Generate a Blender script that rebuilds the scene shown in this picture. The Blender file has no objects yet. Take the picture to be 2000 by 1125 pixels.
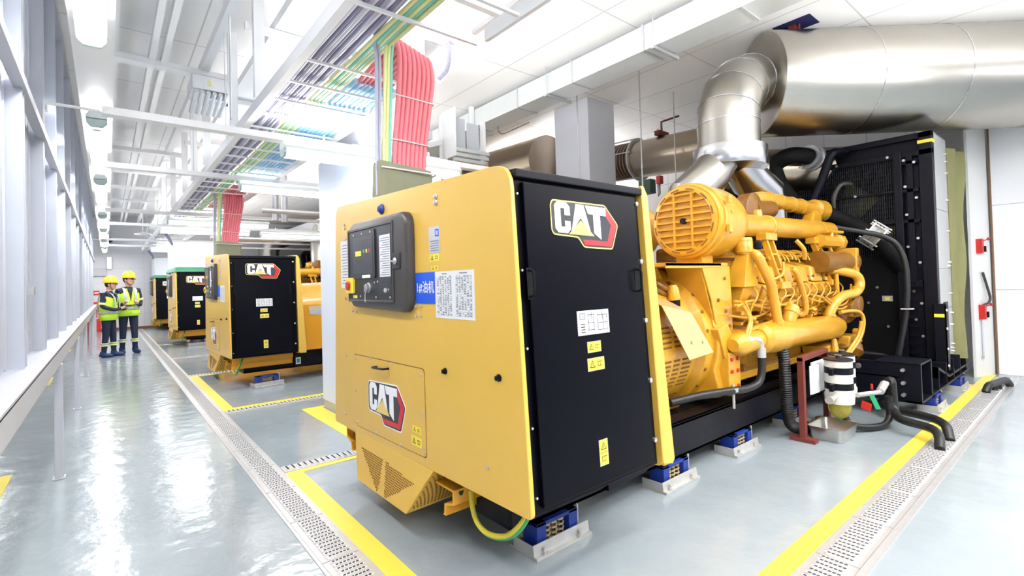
import bpy, bmesh, math, random
from mathutils import Vector, Matrix
random.seed(7)
S = bpy.context.scene
COL = S.collection
PI = math.pi
sin, cos, R = math.sin, math.cos, math.radians

# ------------------------------------------------------------------ materials
MATS = {}
def mat(name, col, rough=.5, metal=0., spec=.5, emit=0., coat=0., trans=0., noise=0., nscale=20., bump=0., bscale=60., alpha=1., aniso=0.):
    m = bpy.data.materials.new(name); m.use_nodes = True
    nt = m.node_tree; b = nt.nodes['Principled BSDF']
    c = tuple(col) + (1.,)
    b.inputs['Base Color'].default_value = c
    b.inputs['Roughness'].default_value = rough
    b.inputs['Metallic'].default_value = metal
    b.inputs['Specular IOR Level'].default_value = spec
    b.inputs['Coat Weight'].default_value = coat
    b.inputs['Coat Roughness'].default_value = .08
    b.inputs['Transmission Weight'].default_value = trans
    b.inputs['Alpha'].default_value = alpha
    if emit:
        b.inputs['Emission Color'].default_value = c
        b.inputs['Emission Strength'].default_value = emit
    if noise or bump:
        tc = nt.nodes.new('ShaderNodeTexCoord')
    if noise:
        n = nt.nodes.new('ShaderNodeTexNoise'); n.inputs['Scale'].default_value = nscale; n.inputs['Detail'].default_value = 6
        nt.links.new(tc.outputs['Object'], n.inputs['Vector'])
        mx = nt.nodes.new('ShaderNodeMix'); mx.data_type = 'RGBA'
        nt.links.new(n.outputs['Fac'], mx.inputs['Factor'])
        mx.inputs['A'].default_value = tuple(x*(1-noise) for x in col) + (1,)
        mx.inputs['B'].default_value = tuple(min(1, x*(1+noise)) for x in col) + (1,)
        nt.links.new(mx.outputs['Result'], b.inputs['Base Color'])
    if bump:
        n2 = nt.nodes.new('ShaderNodeTexNoise'); n2.inputs['Scale'].default_value = bscale; n2.inputs['Detail'].default_value = 3
        nt.links.new(tc.outputs['Object'], n2.inputs['Vector'])
        bp = nt.nodes.new('ShaderNodeBump'); bp.inputs['Strength'].default_value = bump; bp.inputs['Distance'].default_value = .02
        nt.links.new(n2.outputs['Fac'], bp.inputs['Height'])
        nt.links.new(bp.outputs['Normal'], b.inputs['Normal'])
    MATS[name] = m
    return m
M = MATS
mat('yellow_panel', (.70, .43, .070), .38, coat=.25, noise=.03, nscale=3)
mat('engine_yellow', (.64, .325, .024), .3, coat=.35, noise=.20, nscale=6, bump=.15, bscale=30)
mat('engine_dark', (.22, .09, .006), .4, coat=.2, noise=.35, nscale=14, bump=.3, bscale=40)  # darker engine yellow: grime, plus recess and gap shade put into the colour
mat('orange_paint', (.74, .34, .015), .35, coat=.3)
mat('black_panel', (.0015, .0018, .0045), .30, spec=.10)
mat('black_paint', (.003, .0034, .008), .42, spec=.2)
mat('black_matte', (.0025, .0025, .003), .7, spec=.2)
mat('rubber', (.012, .012, .013), .42, noise=.3, nscale=40)
mat('grey_plastic', (.050, .043, .042), .42)
mat('dark_plastic', (.012, .012, .015), .4)
mat('screen_face', (.022, .024, .032), .3)
mat('steel', (.45, .43, .39), .30, metal=1., noise=.06, nscale=4, bump=.05, bscale=3)
mat('steel_bright', (.58, .58, .60), .2, metal=1., noise=.05, nscale=5)
mat('steel_brown', (.48, .40, .31), .28, metal=1., noise=.1, nscale=3, bump=.06, bscale=4)
mat('galvanised', (.72, .73, .76), .42, metal=.85, noise=.12, nscale=9)
mat('partition_steel', (.50, .53, .60), .42, metal=.35, noise=.06, nscale=6)
mat('partition_rail', (.50, .51, .56), .45, metal=.25, noise=.05, nscale=8)
mat('side_steel', (.55, .56, .56), .45, metal=.6, noise=.06, nscale=6)
mat('white_steel', (.93, .93, .94), .45)
mat('white_duct', (.74, .78, .79), .35, metal=.35, noise=.06, nscale=3)
mat('white_box', (.55, .58, .63), .5)
mat('column_white', (.76, .79, .88), .35)
mat('blue', (.006, .03, .24), .45)
mat('sign_blue', (.01, .09, .62), .5)
mat('white_print', (.85, .86, .9), .6)
mat('paper', (.74, .74, .76), .7)
mat('ink', (.22, .22, .26), .8)
mat('ink_black', (.02, .02, .02), .7)
mat('sticker_yellow', (.85, .68, .06), .5)
mat('bolt', (.6, .6, .62), .35, metal=.9)
mat('red', (.55, .02, .015), .4)
mat('brown_red', (.17, .03, .02), .5, noise=.15, nscale=12)
mat('spring', (.42, .33, .2), .45)
mat('iso_steel', (.55, .54, .52), .45, metal=.5, noise=.15, nscale=14)
mat('grate', (.62, .60, .60), .38, metal=.55, noise=.1, nscale=14)
mat('grate_rib', (.84, .83, .83), .3, metal=.4)
mat('hole', (.05, .05, .06), .9)
mat('perf_hole', (.18, .07, .01), .9)
mat('line_yellow', (.93, .72, .08), .38, noise=.06, nscale=12)
mat('cloth_olive', (.25, .25, .165), .85, noise=.08, nscale=8, bump=.3, bscale=9)
mat('canvas_olive', (.22, .21, .09), .85, noise=.08, nscale=8)
mat('tarp', (.015, .17, .08), .5, bump=.4, bscale=20)
mat('cable_red', (.84, .21, .25), .42)
mat('cable_grey', (.50, .50, .62), .45)
mat('cable_dark', (.24, .23, .36), .5)  # tray cable colours are paled: washed-out lamp glare put into the colour
mat('cable_white', (.82, .80, .88), .5)
mat('cable_yellow', (.90, .89, .42), .45)
mat('cable_green', (.25, .68, .55), .45)
mat('cable_blue', (.32, .60, .86), .45)
mat('earth_yellow', (.74, .60, .05), .45)
mat('earth_green', (.04, .36, .12), .45)
mat('tie', (.85, .8, .78), .5)
mat('lamp_body', (.72, .78, .77), .5)
mat('lamp_cap', (.45, .56, .54), .5)
mat('tube_glow', (1., .985, .97), .5, emit=9.)
mat('navy', (.012, .018, .05), .8)
mat('skin', (.62, .36, .25), .55)
mat('hair', (.01, .008, .008), .6)
mat('hivis', (.62, .95, .05), .65)
mat('reflective', (.45, .47, .5), .4)
mat('reflect_yellow', (.8, .9, .35), .5)
mat('helmet', (.95, .52, .01), .3, coat=.4)
mat('shoe_cover', (.008, .03, .12), .5, bump=.5, bscale=30)
mat('glass_dark', (.05, .05, .06), .1)
mat('ivory', (.72, .70, .62), .4)
mat('amber_bowl', (.75, .68, .12), .08, trans=.6)
mat('green_plastic', (.03, .40, .18), .5)
mat('tray_steel', (.55, .53, .50), .28, metal=.95, noise=.05)
mat('gold', (.75, .56, .16), .4)
mat('logo_red', (.55, .015, .025), .35)
mat('logo_dark', (.02, .02, .024), .4)
mat('core_black', (.010, .010, .016), .5)
mat('core_back', (.22, .22, .10), .8)
mat('bellows_brown', (.24, .16, .12), .5, metal=.4)
mat('wood_trim', (.20, .10, .04), .6)
mat('wall_trim', (.50, .49, .42), .5)

# ------------------------------------------------------------------ mesh builder
def frame(d):
    d = Vector(d).normalized()
    u = d.cross(Vector((0, 0, 1)))
    if u.length < 1e-4: u = Vector((1, 0, 0))
    u.normalize(); return u, d.cross(u).normalized(), d
EACH = {k: v for k, v in (('cross_members', 'cross_member'), ('pipe_joint', 'pipe_joint'), ('clip', 'clip'), ('coolant_pipes', 'coolant_pipe'), ('foot', 'foot'), ('shoulder_stripe', 'shoulder_stripe'),
    ('side_bolts', 'bolt'), ('rim_slots', 'rim_slot'), ('pan_fastening', 'pan_fastener'), ('head_bolts', 'bolt'), ('pipe_clamp', 'pipe_clamp'), ('block_fittings', 'block_fitting'), ('perforation', 'perforation'), ('frame_bolts', 'bolt'), ('skid_bolts', 'bolt'), ('post_bolts', 'bolt'), ('duct_bolts', 'bolt'), ('gusset_bolts', 'bolt'), ('foot_bolts', 'bolt'),
    ('guard_bolts', 'bolt'), ('alternator_feet', 'foot'), ('fuel_pipes', 'fuel_pipe'), ('hose_clamps', 'hose_clamp'), ('shell_seams', 'seam_band'), ('seam_bands', 'seam_band'), ('hanging_rods', 'hanging_rod'), ('duct_joints', 'duct_joint'),
    ('duct_hanger', 'duct_hanger'), ('hanger', 'hanger'), ('anchor_bolts', 'bolt'), ('band', 'band'), ('crankcase_covers', 'crankcase_cover'), ('springs', 'spring'), ('warning_tape', 'warning_tape'), ('tie_rods', 'tie_rod'),
    ('eyes', 'eye'), ('riser_front', 'riser_front'), ('riser_side', 'riser_side'), ('riser_post', 'riser_post'), ('core_panel', 'core_panel'), ('housing', 'housing'), ('coils', 'coil'), ('pipe_bracket', 'pipe_bracket'))}
class MB:
    def __init__(s): s.v = []; s.f = []; s.m = []; s.cur = 0
    def mi(s, i): s.cur = i; return s
    def face(s, idx): s.f.append(tuple(idx)); s.m.append(s.cur)
    def poly(s, pts):
        b = len(s.v); s.v += [tuple(p) for p in pts]; s.face(range(b, b+len(pts))); return s
    def box(s, x0, x1, y0, y1, z0, z1):
        b = len(s.v)
        s.v += [(x, y, z) for z in (z0, z1) for y in (y0, y1) for x in (x0, x1)]
        for q in ((0,2,3,1),(4,5,7,6),(0,1,5,4),(2,6,7,3),(0,4,6,2),(1,3,7,5)): s.face([b+i for i in q])
        return s
    def hull(s, a, c):  # two equal rings of points joined, capped
        n = len(a); b = len(s.v); s.v += [tuple(p) for p in a] + [tuple(p) for p in c]
        s.face([b+i for i in range(n)][::-1]); s.face([b+n+i for i in range(n)])
        for i in range(n):
            j = (i+1) % n; s.face((b+i, b+j, b+n+j, b+n+i))
        return s
    def prism(s, pts, ax, a, c):
        def P(p, t):
            if ax == 'x': return (t, p[0], p[1])
            if ax == 'y': return (p[0], t, p[1])
            return (p[0], p[1], t)
        return s.hull([P(p, a) for p in pts], [P(p, c) for p in pts])
    def rings(s, rs, cap=True, closed=False):
        n = len(rs[0]); b = len(s.v)
        for r in rs: s.v += [tuple(p) for p in r]
        k = len(rs)
        for i in range(k if closed else k-1):
            i2 = (i+1) % k
            for j in range(n):
                j2 = (j+1) % n
                s.face((b+i*n+j, b+i*n+j2, b+i2*n+j2, b+i2*n+j))
        if cap and not closed:
            s.face([b+j for j in range(n)][::-1]); s.face([b+(k-1)*n+j for j in range(n)])
        return s
    def tube(s, path, r, n=10, cap=True):
        P = [Vector(p) for p in path]; k = len(P)
        rr = r if isinstance(r, (list, tuple)) else [r]*k
        T = []
        for i in range(k):
            a = P[max(i-1, 0)]; c = P[min(i+1, k-1)]; d = c-a
            if 0 < i < k-1:
                d1 = (P[i]-P[i-1]); d2 = (P[i+1]-P[i])
                if d1.length > 1e-9 and d2.length > 1e-9: d = d1.normalized()+d2.normalized()
            T.append(d.normalized() if d.length > 1e-9 else Vector((0, 0, 1)))
        u, w, _ = frame(T[0]); rs = []
        for i in range(k):
            if i:
                q = T[i-1].rotation_difference(T[i]); u = q @ u; w = q @ w
            sc = 1.
            rs.append([P[i] + (u*cos(2*PI*j/n) + w*sin(2*PI*j/n))*rr[i]*sc for j in range(n)])
        return s.rings(rs, cap)
    def cyl(s, a, c, r, r2=None, n=20): return s.tube([a, c], [r, r if r2 is None else r2], n)
    def lathe(s, c, d, prof, n=32, cap=True):
        u, w, d = frame(d); c = Vector(c)
        return s.rings([[c + d*t + (u*cos(2*PI*j/n) + w*sin(2*PI*j/n))*r for j in range(n)] for t, r in prof], cap)
    def bolt(s, p, d, r=.012, h=.01): return s.tube([Vector(p), Vector(p)+Vector(d).normalized()*h], r, 6)
    def sphere(s, c, r, n=14, sc=(1, 1, 1)):
        c = Vector(c); rs = []
        for i in range(n//2+1):
            t = PI*i/(n//2); t = min(max(t, .02), PI-.02)
            rs.append([(c.x+r*sc[0]*sin(t)*cos(2*PI*j/n), c.y+r*sc[1]*sin(t)*sin(2*PI*j/n), c.z+r*sc[2]*cos(t)) for j in range(n)])
        return s.rings(rs)
    def pieces(s):
        n = len(s.v); par = list(range(n))
        def fd(a):
            while par[a] != a: par[a] = par[par[a]]; a = par[a]
            return a
        for f in s.f:
            r = fd(f[0])
            for i in f[1:]: par[fd(i)] = r
        isl = {}
        for i in range(n): isl.setdefault(fd(i), []).append(i)
        keys = list(isl); bb = []
        for k in keys:
            q = [s.v[i] for i in isl[k]]; lo = [min(p[a] for p in q) for a in range(3)]; hi = [max(p[a] for p in q) for a in range(3)]
            bb.append((lo, hi, max(hi[a]-lo[a] for a in range(3))))
        g = list(range(len(keys)))
        def gf(a):
            while g[a] != a: a = g[a]
            return a
        for i in range(len(keys)):
            for j in range(i):
                d = math.sqrt(sum(max(0, bb[i][0][a]-bb[j][1][a], bb[j][0][a]-bb[i][1][a])**2 for a in range(3)))
                if d <= max(.02, .5*max(bb[i][2], bb[j][2])): g[gf(i)] = gf(j)
        grp = {keys[i]: gf(i) for i in range(len(keys))}; out = {}
        for f, m in zip(s.f, s.m): out.setdefault(grp[fd(f[0])], []).append((f, m))
        res = []
        for fs in out.values():
            b = MB(); mp = {}
            for f, m in fs:
                for i in f:
                    if i not in mp: mp[i] = len(b.v); b.v.append(s.v[i])
                b.f.append(tuple(mp[i] for i in f)); b.m.append(m)
            res.append(b)
        return res
    def build(s, name, mats, parent=None, smooth=35, bevel=0, seg=2, sub=0, skip=False, each=True):
        if each and parent is not None and name in EACH:
            os_ = [b.build(EACH[name], mats, parent, smooth, bevel, seg, sub, skip, False) for b in s.pieces()]
            return os_[0]
        o0 = root_loc(parent)
        me = bpy.data.meshes.new(name)
        me.from_pydata([(v[0]-o0.x, v[1]-o0.y, v[2]-o0.z) for v in s.v], [], s.f)
        if not isinstance(mats, (list, tuple)): mats = [mats]
        for m in mats: me.materials.append(MATS[m] if isinstance(m, str) else m)
        me.polygons.foreach_set('material_index', s.m)
        if not skip:
            bm = bmesh.new(); bm.from_mesh(me); bmesh.ops.recalc_face_normals(bm, faces=bm.faces); bm.to_mesh(me); bm.free()
        if smooth:
            me.polygons.foreach_set('use_smooth', [True]*len(me.polygons)); me.set_sharp_from_angle(angle=R(smooth))
        o = bpy.data.objects.new(name, me); COL.objects.link(o)
        if parent: o.parent = parent
        if bevel:
            b = o.modifiers.new('bevel', 'BEVEL'); b.width = bevel; b.segments = seg; b.limit_method = 'ANGLE'; b.angle_limit = R(40)
        if sub:
            b = o.modifiers.new('sub', 'SUBSURF'); b.levels = sub; b.render_levels = sub
        return o
def root_loc(p):
    if p is None: return Vector((0, 0, 0))
    while p.parent: p = p.parent
    return Vector(p.location)
def tag(o, label=None, cat=None, group=None, kind=None):
    if label: o['label'] = label
    if cat: o['category'] = cat
    if group: o['group'] = group
    if kind: o['kind'] = kind
    return o
def thing(name, label, cat, loc=(0, 0, 0), group=None):
    o = bpy.data.objects.new(name, None); o.empty_display_size = .1; COL.objects.link(o); o.location = loc
    return tag(o, label, cat, group)
def rebase(o):
    """give a single-mesh thing an origin of its own at the bottom centre of its mesh"""
    vs = [v.co for v in o.data.vertices]
    c = Vector(((min(v.x for v in vs)+max(v.x for v in vs))/2, (min(v.y for v in vs)+max(v.y for v in vs))/2, min(v.z for v in vs)))
    o.data.transform(Matrix.Translation(-c)); o.location = o.location + c
    return o
def single(mb, name, mats, label, cat, group=None, **k):
    return rebase(tag(mb.build(name, mats, None, **k), label, cat, group))
def struct(mb, name, mats, **k): return tag(mb.build(name, mats, None, **k), kind='structure')
KIDS = {}
def copy_tree(o, loc=None, parent=None, skip=()):
    c = o.copy(); COL.objects.link(c)
    if parent: c.parent = parent
    if loc is not None: c.location = loc
    for ch in [k for k in bpy.data.objects if k.parent == o]:
        if ch.name.split('.')[0] in skip: continue
        copy_tree(ch, None, c, skip)
    return c
def smoothpath(pts, k=6):
    """Catmull-Rom through the points"""
    P = [Vector(p) for p in pts]; out = []
    for i in range(len(P)-1):
        p0 = P[max(i-1, 0)]; p1 = P[i]; p2 = P[i+1]; p3 = P[min(i+2, len(P)-1)]
        for j in range(k):
            t = j/k
            out.append(.5*((2*p1)+(p2-p0)*t+(2*p0-5*p1+4*p2-p3)*t*t+(3*p1-p0-3*p2+p3)*t*t*t))
    out.append(P[-1]); return out
def bendpath(pts, r=.08, k=5):
    """polyline with rounded corners"""
    P = [Vector(p) for p in pts]; out = [P[0]]
    for i in range(1, len(P)-1):
        a, b, c = P[i-1], P[i], P[i+1]
        ra = min(r, (a-b).length*.45, (c-b).length*.45)
        s = b+(a-b).normalized()*ra; e = b+(c-b).normalized()*ra
        for j in range(k+1):
            t = j/k; out.append(s*(1-t)**2+b*2*t*(1-t)+e*t*t)
    out.append(P[-1]); return out
def rrect(y0, y1, z0, z1, r, k=4):
    pts = []
    for cx, cy, a0 in ((y1-r, z1-r, 0), (y0+r, z1-r, 90), (y0+r, z0+r, 180), (y1-r, z0+r, 270)):
        for i in range(k+1):
            a = R(a0+90*i/k); pts.append((cx+r*cos(a), cy+r*sin(a)))
    return pts
def rpoly(pts, r, k=4):
    """2D polygon with rounded corners"""
    out = []; n = len(pts)
    for i in range(n):
        a, b, c = Vector(pts[i-1]), Vector(pts[i]), Vector(pts[(i+1) % n])
        rr = r[i] if isinstance(r, (list, tuple)) else r
        ra = min(rr, (a-b).length*.45, (c-b).length*.45)
        s = b+(a-b).normalized()*ra; e = b+(c-b).normalized()*ra
        for j in range(k+1):
            t = j/k; q = s*(1-t)**2+b*2*t*(1-t)+e*t*t; out.append((q.x, q.y))
    return out
# ------------------------------------------------------------------ the room
CZ = 4.6      # ceiling height
YF = 25.4     # far wall
XR = 9.8      # right wall (outside wall behind the radiators)
# floor material: glossy epoxy, gently wavy
def floor_material():
    m = bpy.data.materials.new('epoxy_floor'); m.use_nodes = True; nt = m.node_tree; b = nt.nodes['Principled BSDF']
    tc = nt.nodes.new('ShaderNodeTexCoord')
    n = nt.nodes.new('ShaderNodeTexNoise'); n.inputs['Scale'].default_value = 1.3; n.inputs['Detail'].default_value = 5
    nt.links.new(tc.outputs['Object'], n.inputs['Vector'])
    r = nt.nodes.new('ShaderNodeValToRGB'); r.color_ramp.elements[0].position = .3; r.color_ramp.elements[1].position = .75
    r.color_ramp.elements[0].color = (.285, .33, .355, 1); r.color_ramp.elements[1].color = (.35, .395, .42, 1)
    nt.links.new(n.outputs['Fac'], r.inputs['Fac']); nt.links.new(r.outputs['Color'], b.inputs['Base Color'])
    n2 = nt.nodes.new('ShaderNodeTexNoise'); n2.inputs['Scale'].default_value = 4.5; n2.inputs['Detail'].default_value = 2
    n3 = nt.nodes.new('ShaderNodeTexNoise'); n3.inputs['Scale'].default_value = 38; n3.inputs['Detail'].default_value = 2
    ad = nt.nodes.new('ShaderNodeMath'); ad.operation = 'MULTIPLY_ADD'; ad.inputs[1].default_value = .12
    for q in (n2, n3): nt.links.new(tc.outputs['Object'], q.inputs['Vector'])
    nt.links.new(n3.outputs['Fac'], ad.inputs[0]); nt.links.new(n2.outputs['Fac'], ad.inputs[2])
    bp = nt.nodes.new('ShaderNodeBump'); bp.inputs['Strength'].default_value = .15; bp.inputs['Distance'].default_value = .05
    nt.links.new(ad.outputs[0], bp.inputs['Height']); nt.links.new(bp.outputs['Normal'], b.inputs['Normal'])
    b.inputs['Roughness'].default_value = .13; b.inputs['Specular IOR Level'].default_value = .75
    return m
MATS['epoxy_floor'] = floor_material()
def tile_material(name, c1, c2, w, h, axis, mortar=.008, rough=.5, offset=0.):
    m = bpy.data.materials.new(name); m.use_nodes = True; nt = m.node_tree; b = nt.nodes['Principled BSDF']
    tc = nt.nodes.new('ShaderNodeTexCoord'); sp = nt.nodes.new('ShaderNodeSeparateXYZ'); cb = nt.nodes.new('ShaderNodeCombineXYZ')
    nt.links.new(tc.outputs['Object'], sp.inputs[0])
    a, c = {'x': ('Y', 'Z'), 'y': ('X', 'Z'), 'z': ('Y', 'X')}[axis]
    nt.links.new(sp.outputs[a], cb.inputs[0]); nt.links.new(sp.outputs[c], cb.inputs[1])
    br = nt.nodes.new('ShaderNodeTexBrick'); br.offset = offset; br.squash = 1
    br.inputs['Scale'].default_value = 1; br.inputs['Brick Width'].default_value = w; br.inputs['Row Height'].default_value = h
    br.inputs['Mortar Size'].default_value = mortar; br.inputs['Mortar Smooth'].default_value = .2
    br.inputs['Color1'].default_value = c1 + (1,); br.inputs['Color2'].default_value = tuple(x*.985 for x in c1) + (1,); br.inputs['Mortar'].default_value = c2 + (1,)
    nt.links.new(cb.outputs[0], br.inputs['Vector']); nt.links.new(br.outputs['Color'], b.inputs['Base Color'])
    b.inputs['Roughness'].default_value = rough
    MATS[name] = m
tile_material('wall_panels', (.88, .88, .91), (.52, .52, .58), .62, 1.2, 'x', .006, .35)
tile_material('wall_panels_far', (.72, .73, .78), (.55, .56, .6), 1.2, .62, 'y', .006, .35)
tile_material('ceiling_panels', (.93, .93, .93), (.62, .62, .62), 1.8, .9, 'z', .010, .5)
mat('niche', (.76, .76, .75), .5, noise=.05, nscale=2)

struct(MB().box(-6, XR+.3, -6, YF+.3, -.12, 0), 'floor', 'epoxy_floor', smooth=0)
struct(MB().box(-6, XR+.3, -6, YF+.3, CZ, CZ+.12), 'ceiling', 'ceiling_panels', smooth=0)
struct(MB().box(-6, XR, YF, YF+.2, 0, CZ), 'wall_far', 'wall_panels_far', smooth=0)
# right wall with a splayed opening per generator (radiator discharge)
openings = [(1.05, 4.45), (7.7, 11.1), (14.9, 18.3), (22.1, 25.2)]
w = MB(); y = -6
for a, c in openings:
    w.box(XR, XR+.3, y, a, 0, CZ); w.box(XR, XR+.3, a, c, 3.62, CZ); y = c
w.box(XR, XR+.3, y, YF, 0, CZ)
struct(w, 'wall_right', 'wall_panels', smooth=0)
struct(MB().box(XR+.3, XR+.4, -6, YF, 0, CZ), 'wall_outer', 'niche', smooth=0)
# wall behind the partition
struct(MB().box(-6.2, -6, -6, YF+.3, 0, CZ), 'wall_left', 'white_box', smooth=0)
struct(MB().box(-6, XR, -6.2, -6, 0, CZ), 'wall_back', 'white_box', smooth=0)
# trims
struct(MB().box(-.4, XR, YF-.04, YF, 0, .09), 'trim_1', 'wood_trim', smooth=0)
struct(MB().box(XR-.01, XR, 1.03, 1.05, 0, 3.6), 'trim_2', 'wood_trim', smooth=0)
# floor markings
LY = .0035
def line(n, *b): struct(MB().box(b[0], b[1], b[2], b[3], .0, LY), 'trim_%d' % n, 'line_yellow', smooth=0)
line(3, 1.10, 1.22, 1.05, 4.26); line(4, 1.22, 9.7, 1.05, 1.157); line(5, 1.22, 9.3, 4.195, 4.26)
line(6, 1.10, 1.22, 6.93, 10.17); line(7, 1.22, 9.7, 6.93, 7.06); line(8, 1.22, 9.3, 10.10, 10.17)
line(9, 1.84, 3.7, 4.62, 5.12); line(10, 1.84, 2.07, 5.12, 6.33); line(11, 2.07, 3.7, 6.27, 6.33)
line(12, 8.55, 8.70, 1.157, 1.3)
k = 13
for y0, y1 in ((5.2, 5.85), (11.1, 12.2), (17.1, 17.8), (22.6, 23.3)):
    line(k, -2.4, -.63 if k == 13 else -.76, y0, y1); k += 1

# ------------------------------------------------------------------ drain covers
def cover(L, W, n):
    b = MB()
    b.box(0, W, .004, L-.004, 0, .006)
    p = L/(n+.6)
    x0, x1 = W*.16, W*.84
    for i in range(n):
        y = p*(i+.8)
        b.mi(1); b.prism(rrect(x0, x1, y-p*.30, y+p*.30, p*.29, 3), 'z', .006, .0165)
        b.mi(2)
        for j in range(6):
            x = x0+(x1-x0)*(j+.7+(.0 if i % 2 else .3))/6.7
            b.prism([(x-.008, y-p*.17), (x+.007, y-p*.17), (x+.010, y+p*.17), (x-.005, y+p*.17)], 'z', .0165, .0172)
    return b
def edge_strip(name, x0, x1, y0, y1, label):
    single(MB().box(x0, x1, y0, y1, 0, .005), name, 'grate', label, 'drain edge', smooth=0)
first = cover(.6, .2, 14).build('drain_cover', ['grate', 'grate_rib', 'hole'], None, smooth=0)
def lay(src, x, y, rz, label, group, n):
    for i in range(n):
        o = src if (i == 0 and not src.get('label')) else src.copy()
        if o is not src: COL.objects.link(o)
        o.location = (x, y+.6*i, 0) if rz == 0 else (x+.6*i, y, 0)
        o.rotation_euler = (0, 0, rz); tag(o, label, 'drain cover', group)
lay(first, .885, .93, 0, 'slotted steel drain cover in the long trench beside the walkway', 'drain covers of the walkway trench', 40)
lay(first, .53+.6, 1.04, -PI/2, 'slotted steel drain cover in the trench beyond the yellow line at lower right', 'drain covers of the right-hand trench', 14)
thin = cover(.6, .155, 12).build('drain_cover', ['grate', 'grate_rib', 'hole'], None, smooth=0)
lay(thin, 1.10, 4.42, -PI/2, 'narrow drain cover in the cross trench behind the nearest generator', 'drain covers behind the nearest generator', 12)
lay(thin, 1.10, 6.925, -PI/2, 'narrow drain cover in the cross trench before the second generator', 'drain covers before the second generator', 12)
lay(thin, 1.10, 10.33, -PI/2, 'narrow drain cover in the cross trench behind the second generator', 'drain covers behind the second generator', 8)
lay(thin, 1.10, 13.3, -PI/2, 'narrow drain cover in the cross trench before the third generator', 'drain covers before the third generator', 8)
lay(thin, 1.10, 16.95, -PI/2, 'narrow drain cover in the cross trench behind the third generator', 'drain covers behind the third generator', 8)
edge_strip('drain_edge', 1.086, 1.099, .9, 25.2, 'thin steel edge strip on the machine side of the walkway trench')
edge_strip('drain_edge', .865, .884, .9, 25.2, 'thin steel edge strip on the walkway side of the long trench')
edge_strip('drain_edge', 1.13, 9.6, .80, .838, 'steel edge strip along the outer side of the right-hand trench')

# ------------------------------------------------------------------ columns
def column(name, x0, x1, y0, y1, z1, label):
    t = thing(name, label, 'column', ((x0+x1)/2, (y0+y1)/2, 0))
    MB().box(x0, x1, y0, y1, .1, z1).build('cladding', 'column_white', t, smooth=0, bevel=.008)
    MB().box(x0+.012, x1-.012, y0+.012, y1-.012, .0, .1).build('skirting', 'wall_trim', t, smooth=0)
    if z1 < CZ-.1: MB().box(x0+.12, x1-.12, y0+.12, y1-.12, z1, CZ).build('shaft', 'white_box', t, smooth=0)
    return t
column('column', 2.08, 3.2, 5.15, 6.26, 3.05, 'white clad square column between the first and second generators, nearest the walkway')
column('column', 6.35, 7.05, 5.5, 6.3, CZ, 'white square column rising to the ceiling behind the nearest black cabinet')

# ------------------------------------------------------------------ steel partition on the left
pt = thing('steel_partition', 'tall galvanised steel partition on thin legs along the left of the walkway', 'partition', (-.4, 12, 0))
MB().box(-.33, -.30, 1.2, 25.2, .93, 1.06).box(-.46, -.30, 1.2, 25.2, 1.045, 1.07).box(-.46, -.44, 1.2, 25.2, .93, 1.06).build('bottom_beam', 'partition_rail', pt, smooth=0, bevel=.004)
for i, y in enumerate((2.3, 5.46, 8.55, 11.85, 15.2, 18.3, 21.4)):
    MB().box(-.345, -.290, y-.03, y+.03, .012, .93).box(-.36, -.28, y-.05, y+.05, 0, .012).build('leg', 'partition_rail', pt, smooth=0, bevel=.003)
MB().box(-.42, -.36, 1.2, 25.2, 2.73, 2.79).build('middle_rail', 'partition_rail', pt, smooth=0, bevel=.004)
MB().box(-.5, -.38, 1.2, 25.2, 4.5, 4.58).build('top_rail', 'partition_rail', pt, smooth=0, bevel=.004)
for i in range(18):
    y = 1.6+1.25*i
    b = MB().prism([(-.50, y-.055), (-.38, y-.055), (-.38, y-.035), (-.40, y-.035), (-.40, y+.035), (-.38, y+.035), (-.38, y+.055), (-.50, y+.055)], 'z', 1.07, 4.5)
    b.build('stud', 'partition_steel', pt, smooth=0)
for i in range(18):
    ya = 1.6+1.25*i+.06; n = 5; pr = []
    for j in range(n):
        q = ya+1.13*j/n; d = 1.13/n
        pr += [(-.455, q), (-.455, q+d*.55), (-.49, q+d*.62), (-.49, q+d*.93)]
    pr.append((-.455, ya+1.13)); pts = pr + [(p[0]-.006, p[1]) for p in reversed(pr)]
    MB().prism(pts, 'z', 1.07, 4.5).build('sheet', 'partition_steel', pt, smooth=0)
for y, z in ((4.9, 1.5), (7.5, 1.7), (10.2, 3.4), (6.1, 3.2)):
    MB().box(-.47, -.41, y, y+.09, z, z+.06).build('clip', 'bolt', pt, smooth=0)
# ------------------------------------------------------------------ brand badge
BADGE_O = [(.03, .45), (.80, .47), (1.0, .27), (.88, .005), (.44, .005), (.36, .10), (.03, .11), (0, .15), (0, .40)]
def inset(pts, d):
    n = len(pts); out = []
    ar = sum(pts[i-1][0]*pts[i][1]-pts[i][0]*pts[i-1][1] for i in range(n))
    sg = 1 if ar > 0 else -1
    for i in range(n):
        a, b, c = Vector(pts[i-1]), Vector(pts[i]), Vector(pts[(i+1) % n])
        n1 = Vector((-(b-a).y, (b-a).x)).normalized()*sg; n2 = Vector((-(c-b).y, (c-b).x)).normalized()*sg
        q = (n1+n2); q = q.normalized()*(d/max(.35, q.normalized().dot(n1)))
        out.append((b.x+q.x, b.y+q.y))
    return out
BC = [(.05, .395), (.09, .435), (.215, .435), (.26, .395), (.26, .31), (.185, .31), (.185, .375), (.13, .375), (.13, .195), (.185, .195), (.185, .255), (.26, .255), (.26, .175), (.215, .135), (.09, .135), (.05, .175)]
BA = [(.265, .14), (.35, .435), (.465, .435), (.555, .14), (.50, .20), (.41, .30), (.315, .20)]
BT = [(.485, .435), (.80, .435), (.80, .35), (.705, .35), (.705, .10), (.60, .16), (.60, .35), (.525, .35)]
BY = [(.23, .128), (.41, .275), (.60, .128)]
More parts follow.
